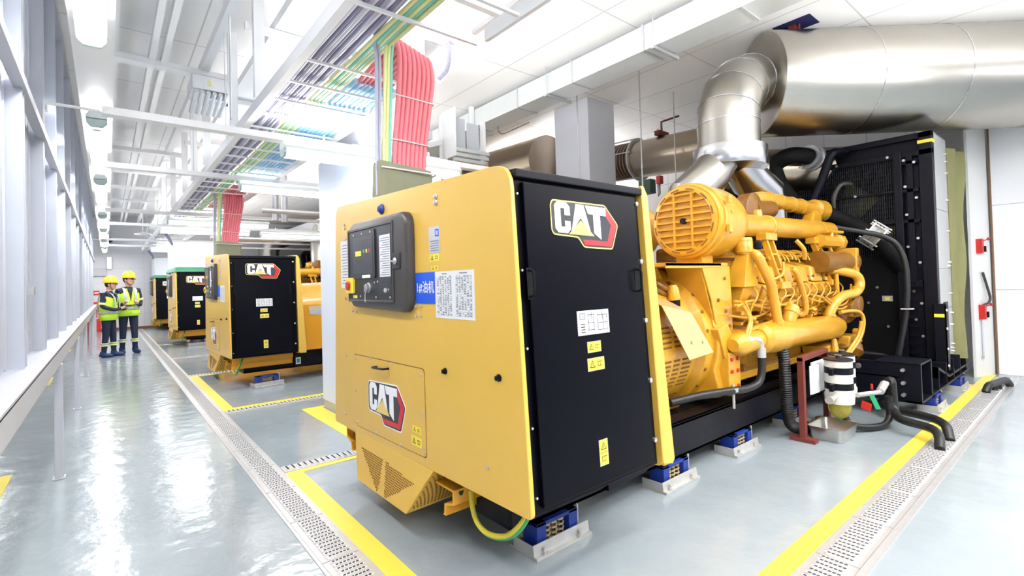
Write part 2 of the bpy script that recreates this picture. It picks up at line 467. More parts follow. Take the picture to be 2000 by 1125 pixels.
BR1 = [(.72, .44), (.80, .44), (.965, .265), (.86, .035), (.45, .035), (.42, .085), (.80, .085), (.875, .262), (.745, .405)]
BR2 = [(.70, .40), (.745, .405), (.875, .262), (.80, .085), (.42, .085), (.60, .16), (.70, .16)]
def badge(P, out, name, parent, rim='gold', vs=1.0):
    """P(u, v, h) -> 3D with h metres off the surface"""
    b = MB()
    layers = [(rpoly(BADGE_O, .03, 3), 0, .001), (rpoly(inset(BADGE_O, .014), .025, 3), 1, .002), (BR2, 4, .0028), (BR1, 2, .0034), (BC, 3, .0042), (BA, 3, .0042), (BT, 3, .0042), (BY, 0 if rim == 'gold' else 5, .005)]
    for pts, m, h in layers:
        b.mi(m); b.hull([P(u, v*vs, 0) for u, v in pts], [P(u, v*vs, h) for u, v in pts])
    return b.build(name, [rim, 'logo_dark', 'logo_red', 'white_print', 'hole', 'gold'], parent, smooth=0)

# side plane of the cabinet (leans back slightly)
def side_y(z): return 1.596 + (z-.47)/(2.034-.47)*.088
def far_y(z): return 3.93 - (z-.43)/(2.05-.43)*.09
def panel_sticker(name, y0, y1, z0, z1, base, parent, lines=None, x=1.40):
    b = MB(); b.box(x-.002, x, min(y0, y1), max(y0, y1), z0, z1)
    b.mi(1)
    for l in (lines or []): b.box(x-.0028, x-.002, min(l[0], l[1]), max(l[0], l[1]), l[2], l[3])
    return b.build(name, [base, 'ink'], parent, smooth=0)
def side_box(b, x0, x1, z0, z1, h0=0., h1=.002):
    a = [(x0, side_y(z0)-h0, z0), (x1, side_y(z0)-h0, z0), (x1, side_y(z1)-h0, z1), (x0, side_y(z1)-h0, z1)]
    c = [(p[0], p[1]-(h1-h0), p[2]) for p in a]
    b.hull(a, c)
def warn_icons(fn, b, u0, v0, w, h, kinds='tb', vertical=False):
    """triangle and book signs; fn(b,u0,u1,v0,v1) draws a box"""
    pass
random.seed(3)

gs = thing('generator_set', 'nearest yellow and black diesel generator set with its whole engine in view, red cables above', 'generator', (1.40, 2.76, 0), 'diesel generator sets in a row')
G = gs
# front panel ---------------------------------------------------------------
fp_out = [(1.596, .468), (1.684, 2.036), (3.83, 2.125), (3.93, .43)]
pts = rpoly(fp_out, [.03, .11, .10, .03], 5)
fp = MB().prism(pts, 'x', 1.40, 1.425).build('front_panel', 'yellow_panel', G, bevel=.004)
# removable cover
dp = rpoly([(2.485, .512), (2.490, 1.012), (3.514, 1.001), (3.497, .492)], .03, 3)
MB().prism(dp, 'x', 1.397, 1.4005).mi(1).prism(rpoly([(2.479, .506), (2.484, 1.018), (3.520, 1.007), (3.503, .486)], .03, 3), 'x', 1.3995, 1.4008).build('service_cover', ['yellow_panel', 'engine_dark'], fp, smooth=0)
MB().tube(bendpath([(1.397, 3.12, .955), (1.355, 3.115, .957), (1.355, 2.945, .965), (1.397, 2.94, .965)], .02), .007, 8).build('cover_handle', 'black_paint', fp)
b = MB()
for y, z in ((3.485, .975), (3.49, .74), (3.47, .52), (3.22, 1.0), (2.9, 1.0), (2.52, .98), (2.515, .75), (2.51, .54), (3.15, .51), (2.8, .515), (3.664, .979), (3.70, .536), (3.65, 1.409), (3.648, 1.964), (3.64, 1.936), (3.634, 1.854), (3.515, 1.32), (3.449, 1.314), (2.564, 1.373), (2.504, 1.375), (2.561, 1.317), (2.507, 1.319), (1.9, .62)):
    b.bolt((1.398, y, z), (-1, 0, 0), .010, .007)
b.build('panel_bolts', 'iso_steel', fp)
for y, z in ((2.311, 1.977), (2.312, 1.944)):
    MB().lathe((1.40, y, z), (-1, 0, 0), [(0, .016), (.004, .016), (.006, .011), (.016, .010), (.018, 0.001)], 12).build('stud_knob', 'bolt', fp)
for y, z in ((2.261, 1.032), (1.795, 1.058)):
    MB().lathe((1.40, y, z), (-1, 0, 0), [(0, .018), (.006, .018), (.008, .012), (.020, .012), (.022, .001)], 12).build('grommet', 'black_paint', fp)
badge(lambda u, v, h: (1.397-h, 3.27-u*.555, .572+v*.555+.012*u), 1, 'brand_badge', fp, 'white_print', 1.12)
# control panel ---------------------------------------------------------------
cpo = [(3.57, 1.40), (3.50, 1.345), (2.66, 1.325), (2.605, 1.385), (2.605, 1.90), (2.66, 1.955), (3.48, 1.965), (3.565, 1.925)]
o1 = rpoly(cpo, .05, 4); ctr = (3.09, 1.65)
def scl(p, s, q=0): return [((a-ctr[0])*s+ctr[0], (c-ctr[1])*s+ctr[1]) for a, c in p]
inn = rrect(2.80, 3.53, 1.40, 1.895, .03, 4)
cp = MB()
ring = []
N = len(o1)
def at_ring(p, x): return [(x, a, c) for a, c in p]
cp.rings([at_ring(o1, 1.40), at_ring(scl(o1, 1.0), 1.34), at_ring(scl(o1, .985), 1.315), at_ring(scl(o1, .95), 1.30)], cap=True)
cpb = cp.build('control_panel', 'grey_plastic', G, smooth=50)
MB().prism(rrect(2.80, 3.535, 1.40, 1.90, .03, 4), 'x', 1.296, 1.301).build('panel_face', 'dark_plastic', cpb, smooth=0)
b = MB()   # raised bezel around the face
for y0, y1, z0, z1 in ((2.785, 2.80, 1.39, 1.91), (3.535, 3.55, 1.39, 1.91), (2.785, 3.55, 1.895, 1.915), (2.785, 3.55, 1.385, 1.40)): b.box(1.285, 1.302, y0, y1, z0, z1)
b.build('bezel', 'grey_plastic', cpb, bevel=.004)
b = MB(); b.prism(rrect(3.055, 3.475, 1.55, 1.885, .02), 'x', 1.282, 1.297); b.mi(1).prism(rrect(3.085, 3.43, 1.585, 1.845, .01), 'x', 1.280, 1.2825)
b.mi(2).box(1.2788, 1.2803, 3.281, 3.387, 1.712, 1.748)
b.mi(3)
for yy in (3.14, 3.19, 3.24):
    for zz in (1.79, 1.815): b.box(1.279, 1.2802, yy-.016, yy+.016, zz-.008, zz+.008)
for yy in (3.30, 3.33, 3.36, 3.24): b.box(1.279, 1.2802, yy-.010, yy+.010, 1.655, 1.685)
b.prism([(3.16+.035*cos(i*PI/4), 1.635+.03*sin(i*PI/4)) for i in range(8)], 'x', 1.279, 1.2802)
b.mi(4).box(1.2788, 1.2801, 3.225, 3.245, 1.73, 1.755); b.mi(5).box(1.2788, 1.2801, 3.175, 3.198, 1.73, 1.755); b.mi(6).box(1.2788, 1.2801, 3.13, 3.152, 1.73, 1.755)
b.mi(7).box(1.2788, 1.2823, 3.13, 3.27, 1.553, 1.575)
for yy in (3.12, 3.27, 3.42): b.bolt((1.2825, yy, 1.868), (-1, 0, 0), .007, .004)
b.build('controller', ['dark_plastic', 'screen_face', 'sticker_yellow', 'grey_plastic', 'green_plastic', 'sticker_yellow', 'red', 'white_print'], cpb, smooth=0)
b = MB(); b.box(1.292, 1.2965, 2.812, 3.01, 1.44, 1.89); b.mi(1).box(1.290, 1.2925, 2.822, 2.985, 1.555, 1.83); b.mi(2)
for i in range(17): b.box(1.2895, 1.2902, 2.832, 2.975-.02*(i % 3), 1.565+.015*i, 1.570+.015*i)
b.build('chart', ['screen_face', 'paper', 'ink'], cpb, smooth=0)
MB().prism(rrect(3.43, 3.565, 1.445, 1.56, .012), 'x', 1.262, 1.30).build('stop_plate', 'sticker_yellow', cpb, bevel=.003)
MB().lathe((1.264, 3.50, 1.502), (-1, 0, 0), [(0, .020), (.012, .020), (.014, .032), (.026, .034), (.032, .028), (.034, .01)], 20).build('emergency_stop', 'red', cpb)
b = MB().lathe((1.298, 3.175, 1.485), (-1, 0, 0), [(0, .036), (.012, .036), (.016, .026), (.045, .026), (.05, .018), (.055, .001)], 16).box(1.236, 1.256, 3.168, 3.182, 1.455, 1.505)
b.tube([(1.25, 3.175, 1.46), (1.245, 3.18, 1.43), (1.25, 3.185, 1.385)], .005, 6).build('key_switch', 'bolt', cpb)
b = MB()
for yy, zz in ((3.44, 1.415), (3.33, 1.425), (3.06, 1.42), (2.84, 1.42), (2.86, 1.47), (3.08, 1.52), (3.03, 1.525)): b.bolt((1.297, yy, zz), (-1, 0, 0), .008, .006)
b.lathe((1.297, 2.90, 1.465), (-1, 0, 0), [(0, .017), (.02, .015), (.024, .008)], 10)
b.build('face_screws', 'iso_steel', cpb)
MB().box(1.2955, 1.297, 3.39, 3.47, 1.41, 1.432).build('small_label', 'sticker_yellow', cpb, smooth=0)
b = MB(); b.box(1.286, 1.303, 2.685, 2.80, 1.60, 1.70).mi(1).lathe((1.286, 2.745, 1.65), (-1, 0, 0), [(0, .024), (.012, .022), (.022, .012)], 14).box(1.262, 1.272, 2.72, 2.80, 1.645, 1.655)
b.build('latch', ['dark_plastic', 'bolt'], cpb, bevel=.003)
# the housing is shallow: settle it onto the panel
for o_ in [cpb]+[k for k in bpy.data.objects if k.parent == cpb]:
    for v_ in o_.data.vertices:
        X_, Y_, Z_ = v_.co.x+1.40, v_.co.y+2.76, v_.co.z
        v_.co = (1.40-(1.40-X_)*.55-1.40, 2.565+(Y_-2.605)*.927-2.76, 1.335+(Z_-1.325)*.953)
MB().lathe((1.402, 2.99, 1.998), (-1, 0, 0), [(0, .034), (.010, .034), (.016, .026), (.03, .018), (.034, .002)], 20).build('door_sensor', 'blue', fp)
# papers and stickers on the front panel
lines = [(3.60, 3.715-.02*(i % 2), 1.52+.022*i, 1.526+.022*i) for i in range(14)]
panel_sticker('notice', 3.578, 3.735, 1.488, 1.846, 'paper', fp, lines)
b = MB(); b.box(1.398, 1.40, 2.282, 2.398, 1.67, 1.816).mi(1)
for i in range(5): b.box(1.3972, 1.398, 2.295, 2.385-.01*(i % 2), 1.682+.013*i, 1.687+.013*i)
b.mi(2).box(1.3972, 1.398, 2.292, 2.33, 1.76, 1.80); b.mi(0).box(1.3970, 1.3974, 2.30, 2.322, 1.768, 1.792)
b.build('asset_label', ['galvanised', 'ink', 'sign_blue'], fp, smooth=0)
def warn_plate(x, y0, y1, z0, z1, par):
    b = MB(); b.box(x-.002, x, y0, y1, z0, z1).mi(1)
    w_ = y1-y0; h_ = z1-z0; t = .12*h_
    cyy = y1-w_*.27; r = h_*.36; zc = (z0+z1)/2
    b.prism([(cyy-r, zc-r*.8), (cyy+r, zc-r*.8), (cyy, zc+r)], 'x', x-.0028, x-.002)
    b.mi(0).prism([(cyy-r*.6, zc-r*.55), (cyy+r*.6, zc-r*.55), (cyy, zc+r*.6)], 'x', x-.0034, x-.002)
    b.mi(1).box(x-.004, x-.002, cyy-r*.08, cyy+r*.08, zc-r*.4, zc+r*.3)
    q = y1-w_*.73; b.box(x-.0028, x-.002, q-r*.8, q+r*.8, zc-r*.6, zc+r*.6); b.mi(0).box(x-.0034, x-.002, q-r*.6, q+r*.6, zc-r*.4, zc+r*.4)
    b.mi(1).box(x-.004, x-.002, q-r*.07, q+r*.07, zc-r*.5, zc+r*.4)
    return b.build('warning_label', ['sticker_yellow', 'ink_black'], par, smooth=0)
warn_plate(1.40, 2.294, 2.394, 1.625, 1.666, fp); warn_plate(1.40, 2.308, 2.379, 1.574, 1.601, fp)
warn_plate(1.397, 2.54, 2.638, .630, .668, fp); warn_plate(1.397, 2.532, 2.654, .553, .608, fp)
# blue sign with the unit number
b = MB(); b.box(1.397, 1.40, 2.343, 2.56, 1.390, 1.567); sg = b.build('number_sign', 'sign_blue', G, smooth=0)
cu = bpy.data.curves.new('sign_text', 'FONT'); cu.body = '1#油机'; cu.size = .066; cu.extrude = .0006; cu.align_x = 'CENTER'; cu.align_y = 'CENTER'
to = bpy.data.objects.new('tmp_text', cu); COL.objects.link(to)
bpy.context.view_layer.update()
me = bpy.data.meshes.new_from_object(to.evaluated_get(bpy.context.evaluated_depsgraph_get()))
bpy.data.objects.remove(to)
# glyphs lie in x/y; turn them to face -x: text x -> -y, text y -> z
for v in me.vertices:
    x, y, z = v.co; v.co = (1.3955-z - 1.40, 2.452-x - 2.76, 1.478+y*1.15)
me.materials.clear(); me.materials.append(MATS['white_print'])
lt = bpy.data.objects.new('sign_lettering', me); COL.objects.link(lt); lt.parent = sg
# white table sheet
b = MB(); b.box(1.3975, 1.40, 1.972, 2.341, 1.315, 1.567).mi(1)
for i in range(19):
    z = 1.33+.0112*i
    for y0, y1 in ((2.175, 2.325), (1.99, 2.14)):
        b.box(1.3970, 1.3976, y0, y1, z, z+.0012)
        for k_ in range(6):
            if random.random() < .75:
                yy = y0+(y1-y0)*k_/6; b.box(1.3969, 1.3976, yy+.003, yy+.003+(.018*random.random()+.003), z+.003, z+.0085)
b.box(1.3970, 1.3976, 2.22, 2.27, 1.55, 1.556); b.box(1.3970, 1.3976, 2.03, 2.10, 1.55, 1.556)
b.build('record_sheet', ['paper', 'ink'], fp, smooth=0)
# louvre box under the front panel (slanted perforated nose)
A_ = [(1.40, 3.535, .455), (1.40, 2.42, .455), (1.34, 2.645, .155), (1.34, 3.36, .15)]
B_ = [(2.0, 3.535, .455), (2.0, 2.42, .455), (1.72, 2.645, .165), (1.72, 3.36, .16)]
lb = MB().hull(A_, B_).build('air_inlet_box', 'yellow_panel', G, smooth=0, bevel=.006)
def lerp3(a, c, t): return Vector(a).lerp(Vector(c), t)
b = MB()
def disc_on(b, P, u, w, ru, rw, nrm):
    a = [P + u*ru*cos(2*PI*j/6) + w*rw*sin(2*PI*j/6) + nrm*.0005 for j in range(6)]
    b.hull(a, [q+nrm*.0012 for q in a])
tl, tr, br_, bl = [Vector(p) for p in (A_[0], A_[1], A_[2], A_[3])]
u = (tr-tl).normalized(); w_ = (bl-tl); w_ = (w_-u*w_.dot(u)).normalized(); nr = Vector((-1, 0, 0)); nr = u.cross(w_); nr = nr if nr.x < 0 else -nr
pa = [((3.365, .35), (3.027, .353), (3.052, .165)), ((2.967, .359), (2.628, .353), (2.911, .17))]
def intri(p, t):
    s = 0
    for i in range(3):
        a, c = t[i], t[(i+1) % 3]; d = (c[0]-a[0])*(p[1]-a[1])-(c[1]-a[1])*(p[0]-a[0])
        if s == 0: s = 1 if d > 0 else -1
        elif d*s < 0: return False
    return True
b = MB()
tri1 = [(3.375, .365), (3.025, .365), (3.03, .155)]; tri2 = [(2.985, .365), (2.600, .335), (2.93, .150)]
for i in range(16):
    z = .158+.0135*i
    for j in range(46):
        y = 2.60+.0175*j+(.00875 if i % 2 else 0)
        if intri((y, z), tri1) or intri((y, z), tri2):
            P = Vector((1.40-.06*(.455-z)/.30, y, z)); disc_on(b, P, u, w_, .0052, .0055, nr)
b.build('perforation', 'perf_hole', lb, smooth=0)
b = MB(); P0, P1, P2, P3 = [Vector(p) for p in (A_[1], B_[1], B_[2], A_[2])]
nn = (P1-P0).cross(P3-P0).normalized(); nn = nn if nn.y < 0 else -nn
for i in range(15):
    for j in range(16):
        s_, t_ = (i+1+(.5 if j % 2 else 0))/17, (j+1)/18
        P = (P0.lerp(P1, s_)).lerp(P3.lerp(P2, s_), t_)
        if s_ < .93: disc_on(b, P, (P1-P0).normalized(), (P3-P0).normalized(), .007, .006, nn)
b.build('perforation', 'perf_hole', lb, smooth=0)
# Z rails carrying the cabinet
for s in (-1, 1):
    a_ = 2.76+s*.40; q_ = [(a_+s*.07, .372), (a_-s*.12, .372), (a_-s*.12, .358), (a_+s*.055, .358), (a_+s*.055, .30), (a_-s*.03, .272), (a_-s*.035, .215), (a_-s*.05, .205), (a_-s*.016, .205), (a_-s*.014, .262), (a_+s*.07, .29)]
    if s > 0: q_ = [(y_+.60, z_+.03) for y_, z_ in q_]
    MB().prism(q_, 'x', 1.45, 1.90).build('cabinet_bracket', 'orange_paint', G, smooth=0, bevel=.003)
    MB().lathe((1.50, a_+(.56 if s > 0 else -.04), .36), (0, 0, 1), [(-.07, .012), (-.03, .012), (-.03, .03), (-.012, .035), (-.002, .035)], 14).build('rubber_mount', 'rubber', G)
def long_rail(root, dy):
  for s in (-1, 1):
    yc = 2.76+s*.78+dy
    pr = [(yc-s*.16, .435), (yc+s*.10, .435), (yc+s*.10, .375), (yc+s*.06, .33), (yc+s*.06, .275), (yc+s*.075, .265), (yc+s*.04, .262), (yc+s*.035, .335), (yc+s*.075, .385), (yc+s*.075, .42), (yc-s*.16, .42)]
    MB().prism(pr, 'x', 1.47, 2.36).build('cabinet_rail', 'orange_paint', root, smooth=0, bevel=.003)
# cabinet body -----------------------------------------------------------------
z0, z1 = .468, 1.985
body = [(side_y(z0)+.02, z0), (side_y(z1)+.02, z1), (far_y(z1)-.02, z1+.06), (far_y(z0)-.02, z0)]
cab = MB().prism(body, 'x', 1.425, 2.36).build('cabinet', 'black_panel', G, smooth=0, bevel=.006)
zt = 1.985
lid = [(side_y(zt)-.01, zt-.012), (side_y(zt)-.01, zt+.028), (far_y(zt)+.0, zt+.095), (far_y(zt)+.0, zt+.055)]
MB().prism(lid, 'x', 1.428, 2.375).build('cabinet_lid', 'black_paint', G, smooth=0, bevel=.006)
b = MB(); side_box(b, 1.475, 2.30, .50, 1.955, -.02, .004)
door = b.build('side_door', 'black_panel', G, smooth=0, bevel=.004)
for xa, xb in ((1.464, 1.508), (2.256, 2.30)):
    b = MB(); zz0, zz1 = 1.43, 1.55; y0 = side_y(1.49)
    b.tube(bendpath([(xa+.006, y0, zz0), (xa+.006, y0-.04, zz0+.004), (xa+.006, y0-.04, zz1-.004), (xa+.006, y0, zz1)], .02), .006, 8)
    side_box(b, xa-.004, xa+.028, zz0-.012, zz1+.012, .003, .0055)
    b.build('door_handle', 'black_matte', door)
badge(lambda u, v, h: (1.635+u*.505, side_y(1.66+v*.505)-.004-h, 1.664+v*.505-.012*u), 1, 'brand_badge', door, 'gold', 1.0)
b = MB(); side_box(b, 1.768, 2.003, 1.228, 1.348, .004, .006); b.mi(1)
def L2(x0_, x1_, z0_, z1_): side_box(b, x0_, x1_, z0_, z1_, .006, .0066)
L2(1.785, 1.825, 1.305, 1.308); L2(1.785, 1.788, 1.305, 1.335); L2(1.822, 1.825, 1.305, 1.335); L2(1.785, 1.825, 1.333, 1.336); L2(1.804, 1.806, 1.305, 1.335)
for i in range(4): L2(1.79, 1.82, 1.24+.013*i, 1.245+.013*i)
for xx in (1.845, 1.885, 1.915, 1.955, 1.985): L2(xx, xx+.003, 1.25, 1.325)
for zz in (1.25, 1.285, 1.325): L2(1.84, 1.892, zz, zz+.003); L2(1.912, 1.99, zz-.004, zz-.001)
for xx in (1.868, 1.95): L2(xx, xx+.003, 1.30, 1.342)
b.build('lifting_plate', ['paper', 'ink_black'], door, smooth=0)
def side_warn(x0_, x1_, z0_, z1_, vert=False):
    b = MB(); side_box(b, x0_-.003, x1_+.003, z0_-.003, z1_+.003, .004, .0055); b.mi(1); side_box(b, x0_, x1_, z0_, z1_, .0055, .006)
    def tri(cx, cz, r, h0, h1, m):
        b.mi(m); q = [(cx-r, cz-r*.75), (cx+r, cz-r*.75), (cx, cz+r)]
        b.hull([(x, side_y(z)-h0, z) for x, z in q], [(x, side_y(z)-h1, z) for x, z in q])
    w = x1_-x0_; h = z1_-z0_
    if vert: c1 = ((x0_+x1_)/2, z1_-h*.25); c2 = ((x0_+x1_)/2, z1_-h*.75); r = w*.36
    else: c1 = (x0_+w*.27, (z0_+z1_)/2); c2 = (x0_+w*.73, (z0_+z1_)/2); r = h*.36
    tri(c1[0], c1[1], r, .006, .0066, 2); tri(c1[0], c1[1]-r*.03, r*.66, .0066, .0072, 1)
    b.mi(2); side_box(b, c1[0]-r*.08, c1[0]+r*.08, c1[1]-r*.4, c1[1]+r*.35, .0072, .0078)
    side_box(b, c2[0]-r*.8, c2[0]+r*.8, c2[1]-r*.55, c2[1]+r*.6, .006, .0066); b.mi(1); side_box(b, c2[0]-r*.65, c2[0]+r*.65, c2[1]-r*.4, c2[1]+r*.45, .0066, .0072)
    b.mi(2); side_box(b, c2[0]-r*.07, c2[0]+r*.07, c2[1]-r*.4, c2[1]+r*.45, .0072, .0078)
    if vert: side_box(b, x0_, x1_, (z0_+z1_)/2-.001, (z0_+z1_)/2+.001, .006, .0066)
    b.build('warning_label', ['bolt', 'sticker_yellow', 'ink_black'], door, smooth=0)
side_warn(1.829, 1.925, 1.142, 1.191); side_warn(1.822, 1.942, 1.052, 1.110); side_warn(1.861, 1.921, .588, .708, True)
b = MB()
for z in (1.921, 1.594, 1.265, .934, .61): b.lathe((2.328, side_y(z)+.012, z), (0, -1, 0), [(0, .013), (.016, .013), (.02, .006)], 10)
for z in (1.90, 1.55, 1.2, .85, .55): b.lathe((1.447, side_y(z)+.014, z), (0, -1, 0), [(0, .006), (.008, .006), (.01, .003)], 8)
b.build('side_bolts', 'bolt', cab)
# rear flange panel
rp = [(side_y(.44)-.004, .45), (side_y(2.03)-.004, 2.03), (far_y(2.0), 2.09), (far_y(.44), .43)]
MB().prism(rpoly(rp, [.05, .07, .07, .05], 4), 'x', 2.375, 2.395).mi(0).box(2.395, 2.49, side_y(.5)+.0, side_y(.5)+.02, .45, .5).build('rear_panel', 'yellow_panel', G, smooth=0, bevel=.003)
q0 = [(2.378, side_y(.45)-.006, .47), (2.468, side_y(.45)-.006, .45), (2.49, side_y(.47)-.006, .475), (2.43, side_y(1.98)-.006, 1.98), (2.40, side_y(2.03)-.006, 2.03), (2.378, side_y(2.03)-.006, 2.03)]
MB().hull(q0, [(p[0], p[1]+.022, p[2]) for p in q0]).build('flange', 'yellow_panel', G, smooth=0, bevel=.003)

# skid ---------------------------------------------------------------------------
for s, yy in ((-1, 2.05), (1, 3.47)):
    a, c = (yy, yy+.03) if s < 0 else (yy-.03, yy); 
    f0, f1 = (yy, yy+.16) if s < 0 else (yy-.16, yy)
    b = MB().box(1.66, 7.6, a, c, .165, .42).box(1.66, 7.6, f0, f1, .395, .42).box(1.66, 7.6, f0, f1, .165, .19)
    b.build('skid_beam', 'black_paint', G, smooth=0, bevel=.005)
b = MB().box(1.66, 1.69, 2.08, 3.44, .165, .42)
for x in (2.6, 3.6, 4.6, 5.6, 6.6): b.box(x, x+.12, 2.08, 3.44, .19, .40)
b.build('cross_members', 'black_paint', G, smooth=0)
MB().box(2.62, 4.2, 2.08, 3.44, .385, .395).build('deck_plate', 'black_matte', G, smooth=0)
MB().prism([(x, z) for x, z in ((2.42, .42), (2.95, .42), (3.0, .30), (2.82, .19), (2.5, .17), (2.42, .17))], 'y', 2.02, 2.05).build('lifting_lug', 'black_paint', G, smooth=0, bevel=.004)
MB().cyl((2.84, 2.0, .36), (2.84, 2.05, .36), .045).build('lifting_pin', 'black_matte', G)
MB().box(2.44, 2.52, 2.017, 2.0205, .22, .33).mi(1).box(2.455, 2.505, 2.0155, 2.0175, .24, .31).build('hook_label', ['white_print', 'green_plastic'], G, smooth=0)
# green-yellow earth strap hanging under the front
b = MB().tube(smoothpath([(1.56, 2.29, .34), (1.55, 2.25, .24), (1.55, 2.20, .185), (1.55, 2.11, .172), (1.55, 1.98, .21), (1.55, 1.88, .285), (1.58, 1.84, .36), (1.62, 1.90, .43)], 6), .014, 8)
b.build('earth_cable', 'earth_yellow', G)
b = MB().tube(smoothpath([(1.565, 2.292, .33), (1.555, 2.248, .232), (1.555, 2.20, .175), (1.555, 2.11, .162), (1.555, 1.975, .20), (1.555, 1.87, .277), (1.585, 1.83, .36), (1.62, 1.895, .43)], 6), .0125, 8)
b.build('earth_stripe', 'earth_green', G)
# ------------------------------------------------------------------ alternator, engine
AX = 2.76
# alternator: big drum with a louvred band
prof = [(2.50, .30), (2.56, .52), (2.62, .60), (3.02, .63), (3.06, .60), (3.10, .63), (3.66, .63), (3.70, .60), (3.76, .60), (3.80, .66), (3.92, .66)]
alt = MB().lathe((0, AX, .96), (1, 0, 0), prof, 56).build('alternator', 'engine_yellow', G, smooth=30)
b = MB()
for k in range(-3, 22):
    a = R(176+k*3.4)
    if k in (2, 3, 11, 12): continue
    for x0, x1 in ((3.14, 3.34), (3.38, 3.46), (3.5, 3.62)):
        y, z = AX+.633*cos(a), .96+.633*sin(a); t = Vector((0, -sin(a), cos(a))); n_ = Vector((0, cos(a), sin(a)))
        P = Vector((x0, y, z)); q = [P-t*.007, P+t*.007, P+t*.007+Vector((x1-x0, 0, 0)), P-t*.007+Vector((x1-x0, 0, 0))]
        b.hull(q, [p+n_*.002 for p in q])
b.build('vent_slots', 'perf_hole', alt, smooth=0)
b = MB()
for k in range(14):
    a = R(130+k*14)
    b.bolt((3.83, AX+.655*cos(a), .96+.655*sin(a)), (0, cos(a), sin(a)), .016, .014)
    b.bolt((2.61, AX+.55*cos(a), .96+.55*sin(a)), (-1, 0, 0), .02, .02)
b.build('rim_bolts', 'engine_dark', alt)
MB().box(2.7, 3.4, AX-.42, AX+.42, 1.50, 1.86).build('terminal_box', 'engine_yellow', G, smooth=0, bevel=.01)
MB().box(2.75, 3.7, 2.30, 2.55, .42, .50).box(2.75, 3.7, 2.97, 3.22, .42, .50).build('alternator_feet', 'engine_dark', G, smooth=0, bevel=.006)
# pale guard plate
q = [(3.12, 2.06, 1.30), (3.48, 2.04, 1.225), (3.78, 2.03, .89), (3.42, 2.03, .87)]
q2 = [(3.12, 2.062, 1.30), (3.13, 2.30, 1.40), (3.50, 2.30, 1.34), (3.48, 2.042, 1.225)]
MB().hull(q, [(p[0], p[1]+.006, p[2]+.002) for p in q]).hull(q2, [(p[0], p[1], p[2]-.006) for p in q2]).build('guard_plate', mat('guard_cream', (.62, .44, .20), .28, coat=.3), G, smooth=0)
b = MB()
for p in ((3.46, 2.03, 1.0), (3.62, 2.03, .99)): b.bolt(p, (0, -1, 0), .012, .008)
b.build('guard_bolts', 'iso_steel', G)
# flywheel housing
fh = [(AX+.70*cos(R(a)), .93+.62*sin(R(a))) for a in range(-20, 201, 10)]+[(AX-.70, .50), (AX-.5, .44), (AX+.5, .44), (AX+.70, .50)]
fhp = MB().prism(fh, 'x', 3.92, 4.12).build('flywheel_housing', 'engine_yellow', G, smooth=30, bevel=.015)
b = MB().box(4.00, 4.20, 2.02, 2.12, .50, .86)
b.prism([(3.88, 1.06), (4.05, 1.10), (4.20, .90), (4.20, .80), (4.0, .80)], 'y', 2.04, 2.12)
b.build('engine_foot', 'engine_yellow', G, smooth=0, bevel=.008)
b = MB()
for z in (.80, .70, .57):
    for x in (4.04, 4.14): b.bolt((x, 2.02, z), (0, -1, 0), .017, .015)
b.build('foot_bolts', 'red', G)
# block, crankcase, heads
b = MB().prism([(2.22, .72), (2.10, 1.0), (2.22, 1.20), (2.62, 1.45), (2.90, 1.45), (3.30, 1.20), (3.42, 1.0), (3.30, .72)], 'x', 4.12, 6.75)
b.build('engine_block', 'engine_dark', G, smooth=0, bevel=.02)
MB().prism([(2.20, .76), (2.24, .50), (2.45, .43), (3.07, .43), (3.28, .50), (3.32, .76)], 'x', 4.12, 6.75).build('oil_pan', 'engine_yellow', G, smooth=0, bevel=.02)
b = MB().box(4.10, 6.9, 2.13, 2.22, .555, .62)
b.build('pan_rail', 'engine_yellow', G, smooth=0, bevel=.008)
b = MB()
for i in range(22): b.bolt((4.3+.11*i, 2.215, .735), (0, -1, 0), .010, .012)  # hex bolts along the oil pan edge
for x in (4.55, 5.55, 6.3): b.cyl((x, 2.17, .62), (x, 2.17, .68), .03, None, 8).tube(smoothpath([(x-.2, 2.2, .66), (x-.1, 2.18, .72), (x-.05, 2.18, .80), (x, 2.2, .84)], 4), .006, 6)
b.build('pan_fastening', 'engine_dark', G)
b = MB()
for i in range(6):
    x = 4.3+.42*i
    b.box(x, x+.34, 2.175, 2.215, .90, 1.10)
b.build('crankcase_covers', 'engine_yellow', G, smooth=0, bevel=.012)
